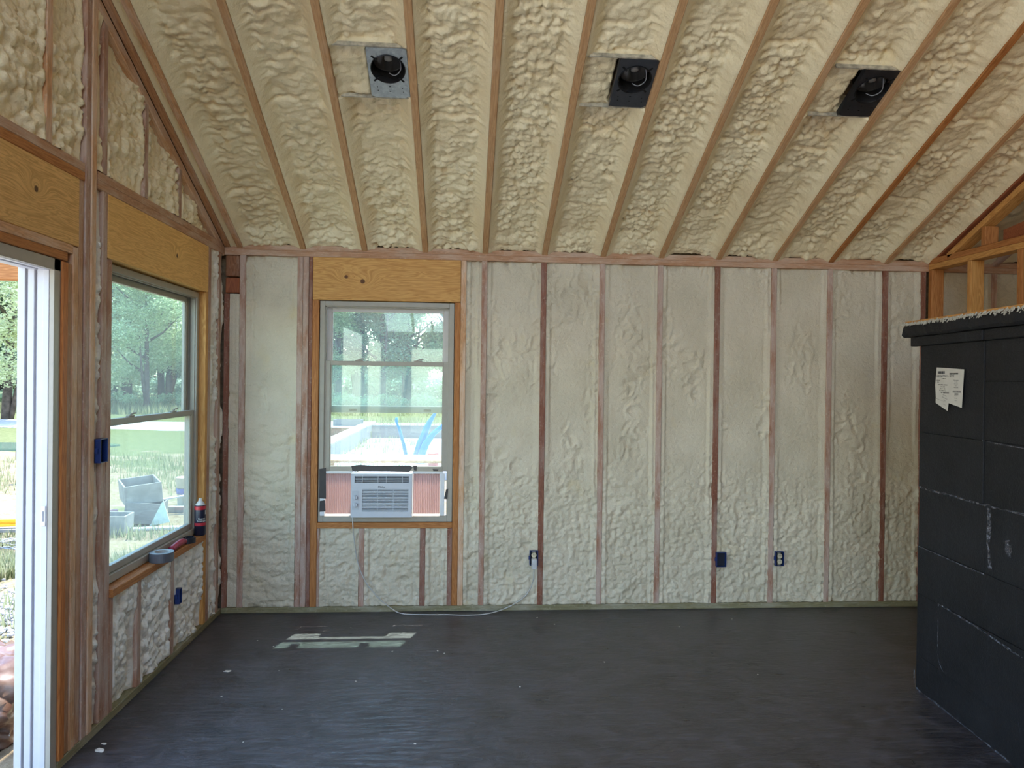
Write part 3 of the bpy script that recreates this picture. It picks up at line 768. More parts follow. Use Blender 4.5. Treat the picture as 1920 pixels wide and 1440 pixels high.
for row, (yy, st, off) in enumerate(((46.5, 3.1, 0), (50, 3.5, 1.5), (55, 4.4, .6))):
    x = -47 + off
    while x < 12:
        i = (k * 7 + row + rr.randrange(2)) % 3; loc = (x + rr.uniform(-.7, .7), yy + rr.uniform(-1.2, 1.2), GZ + .012 * (yy - 40)); a = rr.uniform(0, 6.28); s = rr.uniform(.85, 1.2)
        if not used[i]: protos[i].location = loc; protos[i].rotation_euler = (0, 0, a); used[i] = True
        else: copy_thing(protos[i], loc, a, scale=(s, s, s * rr.uniform(.9, 1.1)))
        x += st * rr.uniform(.85, 1.15); k += 1
for j in range(15):
    i = (j * 5 + rr.randrange(2)) % 3; copy_thing(protos[i], (-49 - rr.uniform(0, 5), -6 + j * 3.4 + rr.uniform(-.6, .6), GZ), rr.uniform(0, 6.28))
nt_ = make_tree(200, 11.5, 3.6, 45000, LEAF[1], .075, 'bright green tree nearest the house, filling the doorway view', low=.16); nt_.location = (-18.2, 27.5, GZ)
nt_ = make_tree(203, 10.5, 3.0, 32000, LEAF[0], .08, 'multi-stemmed tree in the middle of the left window view', low=.20); nt_.location = (-17.2, 38.5, GZ)
# undergrowth
def make_bush(seed, R, H, n, mat, size, label, group):
    rs = np.random.RandomState(seed); blobs = [(rs.uniform(-R, R), rs.uniform(-R * .5, R * .5), rs.uniform(.2, .6) * H, H * rs.uniform(.3, .5), .8) for _ in range(9)]
    o = mobj('bush', leaf_cloud(rs, blobs, n, size), mat); return tag(o, label, 'bush', group)
b0 = make_bush(7, 2.0, 1.1, 1500, LEAF[0], .11, 'low green bush under the forest edge trees', 'undergrowth along the forest edge')
b0.location = (-44, 44, GZ)
for j in range(26):
    o = b0.copy(); C.objects.link(o); o.location = (-44 + j * 2.1 + rr.uniform(-.6, .6), 44.6 + rr.uniform(-1, 1.5), GZ + .02); o.rotation_euler = (0, 0, rr.uniform(-.5, .5)); s = rr.uniform(.6, 1.15); o.scale = (s, s, s)
b1 = make_bush(17, 2.6, 3.4, 4200, LEAF[2], .16, 'tall shadowed thicket between the rear forest trunks', 'thicket behind the forest trunks')
b1.location = (-50, 60, GZ + .2)
for j in range(20):
    o = b1.copy(); C.objects.link(o); o.location = (-50 + (j + 1) * 3.5 + rr.uniform(-.6, .6), 60.5 + rr.uniform(-1, 1.5), GZ + .2); o.rotation_euler = (0, 0, rr.uniform(-.5, .5)); s = rr.uniform(.8, 1.25); o.scale = (s, s, s)
# grass blades: uncountable
def grass(name, label, rects, n, h, seed, mat):
    rs = np.random.RandomState(seed); out = []
    for (x0, x1, y0, y1) in rects:
        k = int(n / len(rects)); x = rs.uniform(x0, x1, k); y = rs.uniform(y0, y1, k)
        keep = vnoise(x * 1.3, y * 1.3, seed) > .42; x, y = x[keep], y[keep]; k = len(x)
        a = rs.uniform(0, 6.28, k); hh = h * rs.uniform(.4, 1.2, k); ww = hh * .07
        lx, ly = rs.uniform(-.4, .4, k) * hh, rs.uniform(-.4, .4, k) * hh; z0 = GZ - .06
        p = np.stack([np.stack([x - ww * np.cos(a), y - ww * np.sin(a), 0 * x + z0], -1), np.stack([x + ww * np.cos(a), y + ww * np.sin(a), 0 * x + z0], -1), np.stack([x + lx, y + ly, z0 + .06 + hh], -1)], 1)
        out.append(p.reshape(-1, 3))
    P = np.concatenate(out); k = len(P) // 3
    me = bpy.data.meshes.new(name); me.vertices.add(3 * k); me.vertices.foreach_set('co', P.reshape(-1).astype(np.float32)); me.loops.add(3 * k)
    me.loops.foreach_set('vertex_index', np.arange(3 * k, dtype=np.int32)); me.polygons.add(k); me.polygons.foreach_set('loop_start', np.arange(0, 3 * k, 3, dtype=np.int32)); me.update(calc_edges=True)
    return tag(mobj(name, me, mat), label, 'grass', kind='stuff')
GM = leaf_mat('grass_blades', (.09, .12, .04), (.18, .20, .08), (.34, .31, .18))
grass('grass', 'green and straw-coloured grass growing on the yard beside the house', [(-4.5, -1.2, .6, 4.6), (-3.2, -1.9, 1.9, 3.0), (-9, -2.6, 7.5, 14)], 26000, .16, 3, GM)
grass('grass', 'taller grass strip in front of the forest edge', [(-40, 8, 33, 43)], 26000, .45, 4, GM)
grass('grass', 'dry grass tufts beside the timber forms behind the house', [(-3.5, .4, 9, 17), (-8, 4, 20, 30)], 14000, .3, 5, GM)

# gravel pile beside the doorway
def pebble(seed, r):
    rs = random.Random(seed); bm = bmesh.new(); bmesh.ops.create_icosphere(bm, subdivisions=1, radius=r)
    for v in bm.verts: v.co *= rs.uniform(.75, 1.2); v.co.z *= .7
    me = bpy.data.meshes.new('stone'); bm.to_mesh(me); bm.free(); return me
GRV = plain('gravel', (.52, .51, .50), .9, var=.3, scale=12)
pm = [pebble(i, .028) for i in range(5)]
bm = bmesh.new()
for i in range(1500):
    t = rr.random(); x = -1.75 - 1.5 * t + rr.gauss(0, .10); y = 1.05 + 1.2 * t + rr.gauss(0, .15)
    b2 = bmesh.ops.create_icosphere(bm, subdivisions=1, radius=.018 * rr.uniform(.5, 1.5), matrix=Matrix.Translation((x, y, GZ + rr.uniform(0, .03))) @ Matrix.Diagonal((rr.uniform(.7, 1.3), rr.uniform(.7, 1.3), .7, 1)))
tag(bm_obj('gravel', bm, GRV), 'strip of loose grey gravel on the ground outside the doorway', 'gravel', kind='stuff')

# porch beam + post
pb = empty('porch_frame', 'orange timber porch beam on an outer post, seen through the doorway top', 'porch beam')
def pboard(nm, lo, hi, mat, parent): return board(nm, parent, lo, hi, mat)
pboard('beam', (-3.4, -.02, 2.19), (-.103, .07, 2.45), W_TRIM, pb)
pboard('post', (-3.4, -.02, GZ), (-3.3, .07, 2.189), W_TRIM, pb)
pboard('ledger', (-.140, -.02, 1.95), (-.103, .07, 2.189), W_TRIM, pb)

# --- planters and junk seen through the left window
def open_box(name, L, Wd, H, t, mat, label, cat, loc, rot, group=None, open_top=True):
    r = empty(name, label, cat, loc=loc, group=group); r.rotation_euler = rot
    for nm, lo, hi in (('side_board', (-L / 2, -Wd / 2, 0), (L / 2, -Wd / 2 + t, H)), ('side_board', (-L / 2, Wd / 2 - t, 0), (L / 2, Wd / 2, H)),
                       ('end_board', (-L / 2, -Wd / 2 + t, 0), (-L / 2 + t, Wd / 2 - t, H)), ('end_board', (L / 2 - t, -Wd / 2 + t, 0), (L / 2, Wd / 2 - t, H)),
                       ('base_board', (-L / 2 + t, -Wd / 2 + t, 0), (L / 2 - t, Wd / 2 - t, t))):
        o = board(nm, r, lo, hi, mat, .004)
    return r
CONC = plain('weathered_concrete', (.33, .315, .28), .9, var=.15, scale=7, bump=.3)
open_box('open_box', .46, .60, .27, .022, CONC, 'grey open-topped box, topmost of the stack outside the left window', 'box', (-2.86, 5.35, GZ + .30), (.06, -.09, .55))
open_box('open_box', .44, .56, .28, .022, W_GREY, 'grey board box tilted under the open-topped one', 'box', (-2.76, 5.25, GZ + .02), (-.05, .10, .22))
open_box('open_box', .46, .34, .24, .022, CONC, 'dusty grey box on the ground left of the stacked ones', 'box', (-2.93, 4.62, GZ + .0), (0, .04, .1))
o = board('plank', None, (-.42, -.06, 0), (.42, .06, .03), WHITE_V); o.matrix_world = Matrix.Translation((-2.28, 4.8, GZ + .02)) @ Matrix.Rotation(.20, 4, 'Z')
tag(o, 'long white plank lying on the grass in front of the boxes', 'plank')
for i, (dx, dy, dz, a, lab) in enumerate(((0, 0, 0, .5, 'lowest'), (.03, .05, .045, .55, 'middle'), (0, .02, .09, .45, 'topmost'))):
    o = board('plank', None, (-.42, -.045, 0), (.42, .045, .04), plain('red_lumber', (.55, .30, .28), .8, var=.15)); o.matrix_world = Matrix.Translation((-3.55 + dx, 5.15 + dy, GZ + .05 + dz)) @ Matrix.Rotation(a, 4, 'Z')
    tag(o, 'pinkish red plank left of the boxes, %s of its pile' % lab, 'plank')
o = board('plank', None, (-.4, -.05, 0), (.4, .05, .025), W_PALE); o.matrix_world = Matrix.Translation((-3.25, 4.75, GZ + .09)) @ Matrix.Rotation(.8, 4, 'Z') @ Matrix.Rotation(-.2, 4, 'Y')
tag(o, 'pale plank leaning over the red planks', 'plank')
o = board('plank', None, (-.3, -.04, 0), (.3, .04, .02), WHITE_V); o.matrix_world = Matrix.Translation((-2.62, 5.9, GZ + .24)) @ Matrix.Rotation(.45, 4, 'Z') @ Matrix.Rotation(-.12, 4, 'Y')
tag(o, 'white offcut board sticking out behind the box stack', 'plank')
bm = bmesh.new(); vs = [bm.verts.new(p) for p in ((0, 0, 0), (.26, .02, .05), (.16, .05, .34), (0, .012, 0), (.26, .032, .05), (.16, .062, .34))]
for f in ((0, 1, 2), (5, 4, 3), (0, 3, 4, 1), (1, 4, 5, 2), (2, 5, 3, 0)): bm.faces.new([vs[i] for i in f])
o = tag(bm_obj('sheet_offcut', bm, plain('pale_green', (.55, .66, .58), .5)), 'pale green triangular sheet offcut leaning on the box stack', 'offcut'); o.location = (-2.60, 5.0, GZ)
def bucket(loc, r, h, mat, band, label, name='bucket'):
    t = empty(name, label, 'bucket', loc=loc); bm = bmesh.new()
    rg = add_lathe(bm, [(r * .84, 0), (r, h), (r * 1.05, h), (r * 1.05, h - .02), (r * 1.0, h - .03)][:3] + [(r * .96, h), (r * .80, .01)], 24)
    bm.faces.new(rg[0][::-1]); bm.faces.new(rg[-1]); bm_obj('shell', bm, mat, t, True)
    bm = bmesh.new(); add_lathe(bm, [(r * .93, h * .42), (r * .965, h * .62), (r * .97, h * .62), (r * .935, h * .42)], 24); bm_obj('printed_band', bm, band, t, True)
    bm = bmesh.new(); add_tube(bm, [(r * 1.04 * math.cos(a), -r * .2 - .02 * math.sin(a), h * .9 - .5 * r * math.sin(a)) for a in np.linspace(0, math.pi, 12)], .004, 6); bm_obj('bail_handle', bm, VINYL_D, t, True)
    return t
WB = plain('bucket_white', (.74, .76, .74), .45, var=.05)
bucket((-2.72, 6.62, GZ + .0), .16, .44, WB, plain('band_purple', (.20, .18, .34), .5), 'tall white bucket with a dark purple band right of the boxes')
bucket((-2.35, 6.05, GZ), .085, .19, WB, plain('band_red', (.60, .14, .12), .5), 'small white tub with red print below the white bucket')
bm = bmesh.new(); add_box(bm, (-.11, -.05, 0), (.11, .05, .09), .006); o = tag(bm_obj('block', bm, CONC), 'small dark block on the ground left of the white tub', 'block'); o.location = (-2.63, 6.0, GZ)

# --- doorway view
YEL = plain('yellow_paint', (.90, .52, .02), .45, var=.04); BLK = plain('black_plastic', (.02, .02, .022), .45, var=.1)
lv = empty('spirit_level', 'yellow spirit level with black end caps on the plank outside the doorway', 'spirit level', loc=(-3.86, 4.25, GZ + .16), rz=.18)
for z in (0, .055):
    board('rail', lv, (-.36, -.025, z), (.42, .025, z + .032), YEL)
board('web', lv, (-.34, -.006, .033), (.40, .006, .054), YEL)
bm = bmesh.new(); add_box(bm, (-.39, -.028, -.003), (-.361, .028, .09), .004); bm_obj('end_cap', bm, BLK, lv)
bm = bmesh.new(); add_box(bm, (.421, -.028, -.003), (.45, .028, .09), .004); bm_obj('end_cap', bm, BLK, lv)
for i, (y, z, lab) in enumerate(((4.25, .12, 'carrying the yellow level'), (3.95, .04, 'lying in front of the yellow level'))):
    o = board('plank', None, (-.7, -.10, 0), (.7, .10, .038), W_GREY); o.matrix_world = Matrix.Translation((-3.8, y, GZ + z)) @ Matrix.Rotation(.1 + .1 * i, 4, 'Z'); tag(o, 'weathered grey plank ' + lab, 'plank')
bm = bmesh.new()
for k in range(9):
    a = rr.uniform(0, 6.28); add_tube(bm, [(-3.45 + .5 * math.cos(a + .5 * j) * (.4 + .1 * j), 3.55 + .25 * math.sin(a + .6 * j), GZ + .03 + .10 * abs(math.sin(a * 3 + j * 1.3))) for j in range(7)], .006, 5)
tag(bm_obj('wire_tangle', bm, plain('galvanised_wire', (.45, .46, .48), .4, .6)), 'tangle of grey wire on the grass below the planks', 'wire')
t = empty('wheelbarrow', 'rusty brown wheelbarrow tub tipped on end beyond the yellow level', 'wheelbarrow', loc=(-6.35, 8.9, GZ + .02), rz=.6)
bm = bmesh.new(); Mx = Matrix.Translation((0, 0, .52)) @ Matrix.Rotation(math.radians(78), 4, 'X')
rg = add_lathe(bm, [(.02, -.20), (.20, -.18), (.29, -.02), (.33, 0), (.33, .012), (.28, -.01), (.18, -.165), (.02, -.185)], 28)
bmesh.ops.transform(bm, matrix=Mx @ Matrix.Diagonal((.85, 1.25, 1, 1)), verts=bm.verts); bm_obj('tub', bm, plain('rust', (.14, .07, .05), .6, var=.3, scale=8), t, True)
bm = bmesh.new()
for s in (-.22, .22): add_tube(bm, [(s, -.5, .0), (s * .8, -.08, .42), (s * .5, .12, .75)], .016, 8)
add_tube(bm, [(-.19, -.25, .25), (.19, -.25, .25)], .012, 8); bm_obj('handle_frame', bm, plain('galvanised_wire', (.45, .46, .48), .4, .6), t, True)
bm = bmesh.new(); add_tube(bm, [(-.03, .28, .17), (.03, .28, .17)], .17, 20); bm_obj('wheel', bm, BLK, t)
# crumpled wrap of bundle beside the doorway
def crumple(name, label, cat, loc, size, mat, seed):
    bm = bmesh.new(); bmesh.ops.create_icosphere(bm, subdivisions=5, radius=1)
    co_ = np.array([v.co[:] for v in bm.verts]); n1 = fbm(co_[:, 0] * 2.2 + co_[:, 2] * 1.7 + 9, co_[:, 1] * 2.2 - co_[:, 2] * 1.3 + 9, seed, 4)
    rg = np.abs(2 * fbm(co_[:, 0] * 4 + co_[:, 2] * 3 + 4, co_[:, 1] * 4 + co_[:, 2] * 2 + 4, seed + 5, 3) - 1)
    for i, v in enumerate(bm.verts):
        f = .75 + .5 * n1[i] - .22 * rg[i]; v.co = Vector((max(-1, min(1, v.co.x * 1.25)) * f * size[0], max(-1, min(1, v.co.y * 1.25)) * f * size[1], max(-.0, (v.co.z * 1.1 + .55)) * f * size[2]))
    o = tag(bm_obj(name, bm, mat, None, True), label, cat); o.location = loc; return o
m = NB('plastic_wrap'); v = m.coords(); n = m.noise(v, 5, 5, .6)
m.set(Base_Color=m.ramp(n, [(.3, (.06, .02, .013)), (.5, (.14, .07, .045)), (.7, (.25, .18, .14))]), Roughness=.28)
crumple('wrapped_bundle', 'reddish brown bundle in crumpled clear plastic at the foot of the doorway', 'bundle', (-1.22, -.62, GZ + .0), (.42, .40, .30), m.m, 4)

# --- foundation forms seen through the back window
SLABM = plain('pale_slab', (.38, .395, .415), .7, var=.05, scale=4)
ff = empty('slab_form', 'grey timber form around a pale concrete slab behind the house', 'formwork')
SZ = -.30
bm = bmesh.new(); add_box(bm, (-1.28, 9.5, GZ - .05), (4.2, 17.8, SZ)); bm_obj('slab', bm, SLABM, ff)
for i in range(4):
    y0 = 9.5 + i * 2.08; board('form_board', ff, (-1.36, y0, GZ), (-1.29, y0 + 2.06, .10), W_GREY, .006)
for i in range(3):
    x0 = -1.28 + i * 1.83; board('form_board', ff, (x0, 17.81, GZ), (x0 + 1.815, 17.88, .10), W_GREY, .006); 
for i in range(3): board('top_cap', ff, (-1.62, 9.5 + i * 2.8, .105), (-1.30, 9.5 + i * 2.8 + 2.77, .14), plain('pale_cap', (.70, .69, .66), .8), .006)
f2 = empty('slab_form', 'lower timber form with a white slab left of the large one', 'formwork')
bm = bmesh.new(); add_box(bm, (-5.6, 20.3, GZ - .05), (-1.9, 24.2, GZ + .28)); bm_obj('slab', bm, SLABM, f2)
board('form_board', f2, (-5.7, 20.2, GZ), (-1.8, 20.28, GZ + .30), W_DARK, .006); board('form_board', f2, (-5.7, 20.29, GZ), (-5.62, 24.3, GZ + .30), W_GREY, .006)
open_box('open_box', 1.0, .5, .22, .04, W_GREY, 'small weathered board frame on the far white slab', 'box', (-2.6, 21.6, GZ + .285), (0, 0, -.1))
for i, (x, y, a, L) in enumerate(((-.5, 19.5, .1, 1.1), (.25, 19.9, -.15, .9), (1.1, 19.4, .2, 1.2))):
    o = board('plank', None, (-L / 2, -.1, 0), (L / 2, .1, .05), W_DARK); o.matrix_world = Matrix.Translation((x, y, GZ + .06)) @ Matrix.Rotation(a, 4, 'Z')
    tag(o, 'dark plank on the ground behind the large slab form, %s of three' % ('leftmost', 'middle one', 'rightmost')[i], 'plank')
board_ = board('stake', None, (-1.07, 4.9, GZ - .05), (-.98, 4.99, 1.14), W_PALE); tag(board_, 'tan timber stake standing behind the house window', 'stake')
BLUE = plain('blue_sleeve', (.02, .22, .66), .35, var=.08)
def sleeve(name, pts, rs, label, flat=1.0):
    bm = bmesh.new(); add_tube(bm, pts, .03, 12, rs=rs); return tag(bm_obj(name, bm, BLUE, None, True), label, 'pipe', 'blue pipe sleeves rising from the slab')
sleeve('pipe_sleeve', [(.34, 11.5, SZ), (.26, 11.4, .1), (.16, 11.3, .48), (.12, 11.28, .56), (.11, 11.28, .62), (.11, 11.28, .70)], [.045, .04, .032, .02, .038, .03], 'thin blue pipe sleeve with a knotted tip, leftmost of three')
sleeve('pipe_sleeve', [(.55, 11.3, SZ), (.66, 11.3, .1), (.78, 11.3, .45), (.86, 11.3, .62), (.97, 11.3, .80), (1.01, 11.3, .93)], [.10, .10, .075, .055, .03, .012], 'tall thick blue pipe sleeve with a pointed tip')
sleeve('pipe_sleeve', [(.62, 11.1, SZ), (.78, 11.1, .12), (.95, 11.1, .36), (1.12, 11.1, .50), (1.2, 11.1, .56)], [.09, .08, .06, .055, .05], 'short blue pipe sleeve leaning right, foot beside the tall one')
bucket((.98, 10.3, SZ), .12, .30, plain('bucket_red', (.62, .16, .14), .5), WB, 'small red bucket on the pale slab at the right')

# ================================================================= THINGS INDOORS
WHT = plain('appliance_plastic', (.60, .62, .66), .38, var=.02); GRL = plain('grille_dark', (.07, .075, .09), .5, var=.05); ACH = plain('appliance_case', (.78, .78, .78), .4, var=.02)
# --- air conditioner, front face at y = -.05
ac = empty('air_conditioner', 'white window air conditioner with two dials set in the back window', 'air conditioner', loc=(1.055, .0, .650))
AW, AH = .202, .292      # half width, height
bm = bmesh.new(); add_box(bm, (-AW + .012, .0, .0), (AW - .012, .44, AH - .012), .006); bm_obj('case', bm, ACH, ac)
# front panel built as a frame around its two grilles
bm = bmesh.new()
fy0, fy1 = -.052, .0
g = dict(x0=-.128, x1=AW - .024, z0=.040, z1=.188); h_ = dict(x0=-AW + .024, x1=AW - .022, z0=.232, z1=.276)
for lo, hi in [((-AW, fy0, 0), (g['x0'], fy1, .222)), ((g['x1'], fy0, 0), (AW, fy1, .222)), ((g['x0'], fy0, 0), (g['x1'], fy1, g['z0'])), ((g['x0'], fy0, g['z1']), (g['x1'], fy1, .222)),
               ((-AW, fy0, .222), (AW, fy1, h_['z0'])), ((-AW, fy0, h_['z0']), (h_['x0'], fy1, h_['z1'])), ((h_['x1'], fy0, h_['z0']), (AW, fy1, h_['z1'])), ((-AW, fy0, h_['z1']), (AW, fy1, AH))]:
    add_box(bm, lo, hi)
fp = bm_obj('front_panel', bm, WHT, ac)
bm = bmesh.new(); add_box(bm, (g['x0'], fy0 + .018, g['z0']), (g['x1'], fy1, g['z1'])); add_box(bm, (h_['x0'], fy0 + .022, h_['z0']), (h_['x1'], fy1, h_['z1'])); bm_obj('grille_back', bm, GRL, ac)
n_l = 15
for k in range(n_l):
    z = g['z0'] + (k + .5) * (g['z1'] - g['z0']) / n_l
    o = board('louver', ac, (g['x0'], fy0 + .002, z - .0028), (g['x1'], fy0 + .017, z + .0028), WHT, .0008)
for q in (.33, .67):
    bm = bmesh.new(); x = g['x0'] + q * (g['x1'] - g['x0']); add_box(bm, (x - .002, fy0 + .006, g['z0']), (x + .002, fy0 + .016, g['z1'])); bm_obj('grille_rib', bm, WHT, fp)
for k in range(4):
    z = h_['z0'] + (k + .7) * .0105; board('air_vane', ac, (h_['x0'] + .004, fy0 + .004, z - .0012), (h_['x1'] - .004, fy0 + .016, z + .0012), WHT, .0004)
for q in (.14, .43, .58, .88):
    bm = bmesh.new(); x = h_['x0'] + q * (h_['x1'] - h_['x0']); add_box(bm, (x - .0015, fy0 + .003, h_['z0']), (x + .0015, fy0 + .02, h_['z1'])); bm_obj('vane_divider', bm, WHT, fp)
bm = bmesh.new(); add_box(bm, (-AW + .008, fy0 - .001, .050), (-.148, fy0 + .0005, .176), .0005); dp_ = bm_obj('control_panel', bm, plain('panel_grey', (.52, .54, .58), .45, var=.02), ac)
for z in (.134, .084):
    bm = bmesh.new(); add_tube(bm, [(-.171, fy0 - .0015, z), (-.171, fy0 - .016, z), (-.171, fy0 - .019, z)], .015, 20, rs=[.016, .0145, .012]); kb = bm_obj('dial_knob', bm, WHT, ac)
    bm = bmesh.new(); add_box(bm, (-.1725, fy0 - .0225, z - .012), (-.1695, fy0 - .019, z + .012), .0005); bm_obj('pointer', bm, GRL, kb)
tm = text_mesh('Midea', .020); o = mobj('badge', tm, GRL, ac); o.location = (.0, fy0 - .0006, .203); o.rotation_euler = (math.pi / 2, 0, 0)
# pleated side curtains
m = NB('pleated_plastic'); m.set(Base_Color=(.74, .58, .54), Roughness=.45)
tl = m.new('ShaderNodeBsdfTranslucent'); tl.inputs[0].default_value = (.46, .32, .29, 1); mx = m.new('ShaderNodeMixShader'); mx.inputs[0].default_value = .35
m.link(m.b.outputs[0], mx.inputs[1]); m.link(tl.outputs[0], mx.inputs[2]); m.link(mx.outputs[0], m.out.inputs[0]); PLEAT = m.m
for s, xa, xb in ((-1, -.382, -.2025), (1, .206, .385)):
    n = 15; xs_ = np.linspace(xa, xb, n * 2 + 1); P = np.zeros((2, len(xs_), 3)); P[:, :, 0] = xs_; P[:, :, 1] = .014 + .014 * (np.arange(len(xs_)) % 2)[None]
    P[0, :, 2] = .012; P[1, :, 2] = .284; me = grid_mesh('side_curtain', P[:, ::-1].copy())
    for p_ in me.polygons: p_.use_smooth = False
    mobj('side_curtain', me, PLEAT, ac)
    bm = bmesh.new(); add_box(bm, (min(xa, xb) - .004, .010, .284), (max(xa, xb) + .02 * (s > 0), .034, .300), .001)
    e_ = xb + .002 if s > 0 else xa - .034
    add_box(bm, (e_, .010, .0), (e_ + .03, .034, .2845), .001); bm_obj('curtain_frame', bm, ACH, ac)
# power cord: part of the appliance, local coordinates
def L(p): return (p[0] - 1.055, p[1], p[2] - .650)
import_pts = [(.862, -.03, .652), (.866, -.045, .62), (.872, -.05, .55), (.882, -.03, .45), (.900, -.025, .34), (.95, -.03, .22), (1.03, -.04, .12), (1.12, -.045, .045), (1.20, -.06, .008), (1.35, -.08, .006), (1.50, -.085, .006), (1.62, -.10, .006), (1.75, -.085, .006), (1.86, -.05, .02), (1.95, -.035, .055), (2.03, -.03, .11), (2.075, -.035, .19), (2.084, -.045, .26), (2.086, -.052, .30)]
def smooth_path(pts, sub=6):
    pts = [Vector(p) for p in pts]; out = []
    for i in range(len(pts) - 1):
        p0, p1, p2, p3 = pts[max(i - 1, 0)], pts[i], pts[i + 1], pts[min(i + 2, len(pts) - 1)]
        for k in range(sub):
            t = k / sub; out.append(.5 * ((2 * p1) + (-p0 + p2) * t + (2 * p0 - 5 * p1 + 4 * p2 - p3) * t * t + (-p0 + 3 * p1 - 3 * p2 + p3) * t ** 3))
    return out + [pts[-1]]
bm = bmesh.new(); add_tube(bm, smooth_path([L(p) for p in import_pts]), .0035, 8)
CORD = plain('cord_grey', (.55, .53, .49), .5, var=.03)
cdo = bm_obj('power_cord', bm, CORD, ac, True)
bm = bmesh.new(); add_box(bm, [a + b for a, b in zip(L((2.086, -.055, .335)), (-.018, -.022, -.034))], [a + b for a, b in zip(L((2.086, -.055, .335)), (.018, .022, .034))], .005); bm_obj('plug', bm, plain('plug_grey', (.62, .61, .6), .45), cdo)
# black tape
def tape(label, pts, y, mat=BLK, t=.0012, grp=None):
    bm = bmesh.new(); a = [bm.verts.new((x, y, z)) for x, z in pts]; b = [bm.verts.new((x, y - t, z)) for x, z in pts]; n = len(pts)
    bm.faces.new(a); bm.faces.new(b[::-1])
    for k in range(n): bm.faces.new((a[k], b[k], b[(k + 1) % n], a[(k + 1) % n]))
    bmesh.ops.recalc_face_normals(bm, faces=bm.faces); return tag(bm_obj('tape_strip', bm, mat), label, 'tape')
TP = plain('duct_tape_black', (.018, .017, .02), .35, var=.2)
tape('wide black tape strip above the air conditioner', [(.842, .985), (.85, .948), (1.10, .948), (1.232, .946), (1.255, .975), (1.235, .99), (1.0, .986), (.9, .992)], .0245, TP)
tape('small black tape patch right of the wide tape above the air conditioner', [(1.258, .990), (1.262, .956), (1.280, .952), (1.284, .988)], .0245, TP)
tape('long black tape strip on the left side of the window frame', [(.632, .965), (.676, .972), (.680, .765), (.630, .768), (.634, .85)], .0085, TP)
tape('short black tape square low on the left window frame', [(.638, .750), (.672, .755), (.676, .68), (.636, .677)], .0085, TP)
tape('slanted black tape piece on the right side of the window frame', [(1.482, .83), (1.498, .832), (1.490, .762), (1.470, .764)], .0090, TP)
tape('torn black tape scrap at the upper right of the pleated curtain', [(1.39, .968), (1.43, .966), (1.425, .955), (1.395, .954)], .0090, TP)
# OSB shelf outside
sh = empty('outside_shelf', 'OSB shelf on posts just outside the back window', 'shelf')
OSB = NB('osb'); v = OSB.coords(); n = OSB.new('ShaderNodeTexVoronoi'); n.inputs['Scale'].default_value = 45; mp = OSB.new('ShaderNodeMapping'); mp.inputs['Scale'].default_value = (1, 2.2, 2.2); OSB.link(v, mp.inputs[0]); OSB.link(mp.outputs[0], n.inputs['Vector'])
sp_ = OSB.new('ShaderNodeSeparateColor'); OSB.link(n.outputs['Color'], sp_.inputs[0]); OSB.set(Base_Color=OSB.ramp(sp_.outputs[0], [(0, (.40, .22, .10)), (.5, (.60, .40, .20)), (1, (.74, .56, .34))]), Roughness=.8)
bm = bmesh.new(); add_box(bm, (.55, .30, .972), (1.62, .70, .990), .001); bm_obj('top', bm, OSB.m, sh)
for x in (.58, 1.56): board('leg', sh, (x, .62, GZ - .02), (x + .04, .66, .971), W_PALE); board('bracket', sh, (x, .103, .935), (x + .04, .70, .971), W_PALE)

# --- spray can
def ringcap(bm, r1): bm.faces.new(r1)
can = empty('spray_can', 'tall dark blue spray can with red bands on the left window sill', 'spray can', loc=(-.008, -.368, .6055), rz=0)
R = .033
CANM = plain('can_blue', (.022, .022, .045), .28, .2, var=.1); CRED = plain('can_red', (.55, .035, .05), .3, .1, var=.05); CWH = plain('can_white', (.72, .70, .66), .4)
bm = bmesh.new(); rg = add_lathe(bm, [(R * .9, 0), (R, .004), (R, .178), (R * .93, .184)], 32); bm.faces.new(rg[0][::-1]); bm.faces.new(rg[-1]); bd = bm_obj('can_body', bm, CANM, can, True)
bm = bmesh.new(); add_lathe(bm, [(R + .0004, .158), (R + .0004, .180)], 32); bm_obj('upper_band', bm, CRED, can, True)
bm = bmesh.new(); add_lathe(bm, [(R + .0004, .060), (R + .0004, .078)], 32); bm_obj('lower_band', bm, CRED, can, True)
bm = bmesh.new(); rg = add_lathe(bm, [(R * .96, .1805), (R * .6, .200), (R * .33, .210), (R * .30, .222), (R * .18, .226)], 24); bm.faces.new(rg[-1]); bm.faces.new(rg[0][::-1]); bm_obj('dome_top', bm, CWH, can, True)
for tx, z, sz in (('Super', .104, .018), ('Strength', .090, .0155)):
    me = text_mesh(tx, sz); o = mobj('lettering', me, CWH, can)
    # wrap lettering round the can, facing the room and the camera
    for v_ in me.vertices:
        a = v_.co.x / R - .95; x, y, dz = (R + .0008 + v_.co.z), a, v_.co.y; v_.co = Vector((math.cos(a) * x, math.sin(a) * x, z + dz))
bm = bmesh.new()
for k in range(8):
    a = -.30 + k * .05; x = R + .0007
    vv_ = [bm.verts.new((math.cos(q) * x, math.sin(q) * x, zz)) for q, zz in ((a, .128), (a + .05 * (.9 if k % 2 else .5), .128), (a + .05 * (.9 if k % 2 else .5), .154), (a, .154))]; bm.faces.new(vv_)
bm_obj('printed_patch', bm, CWH, bd)
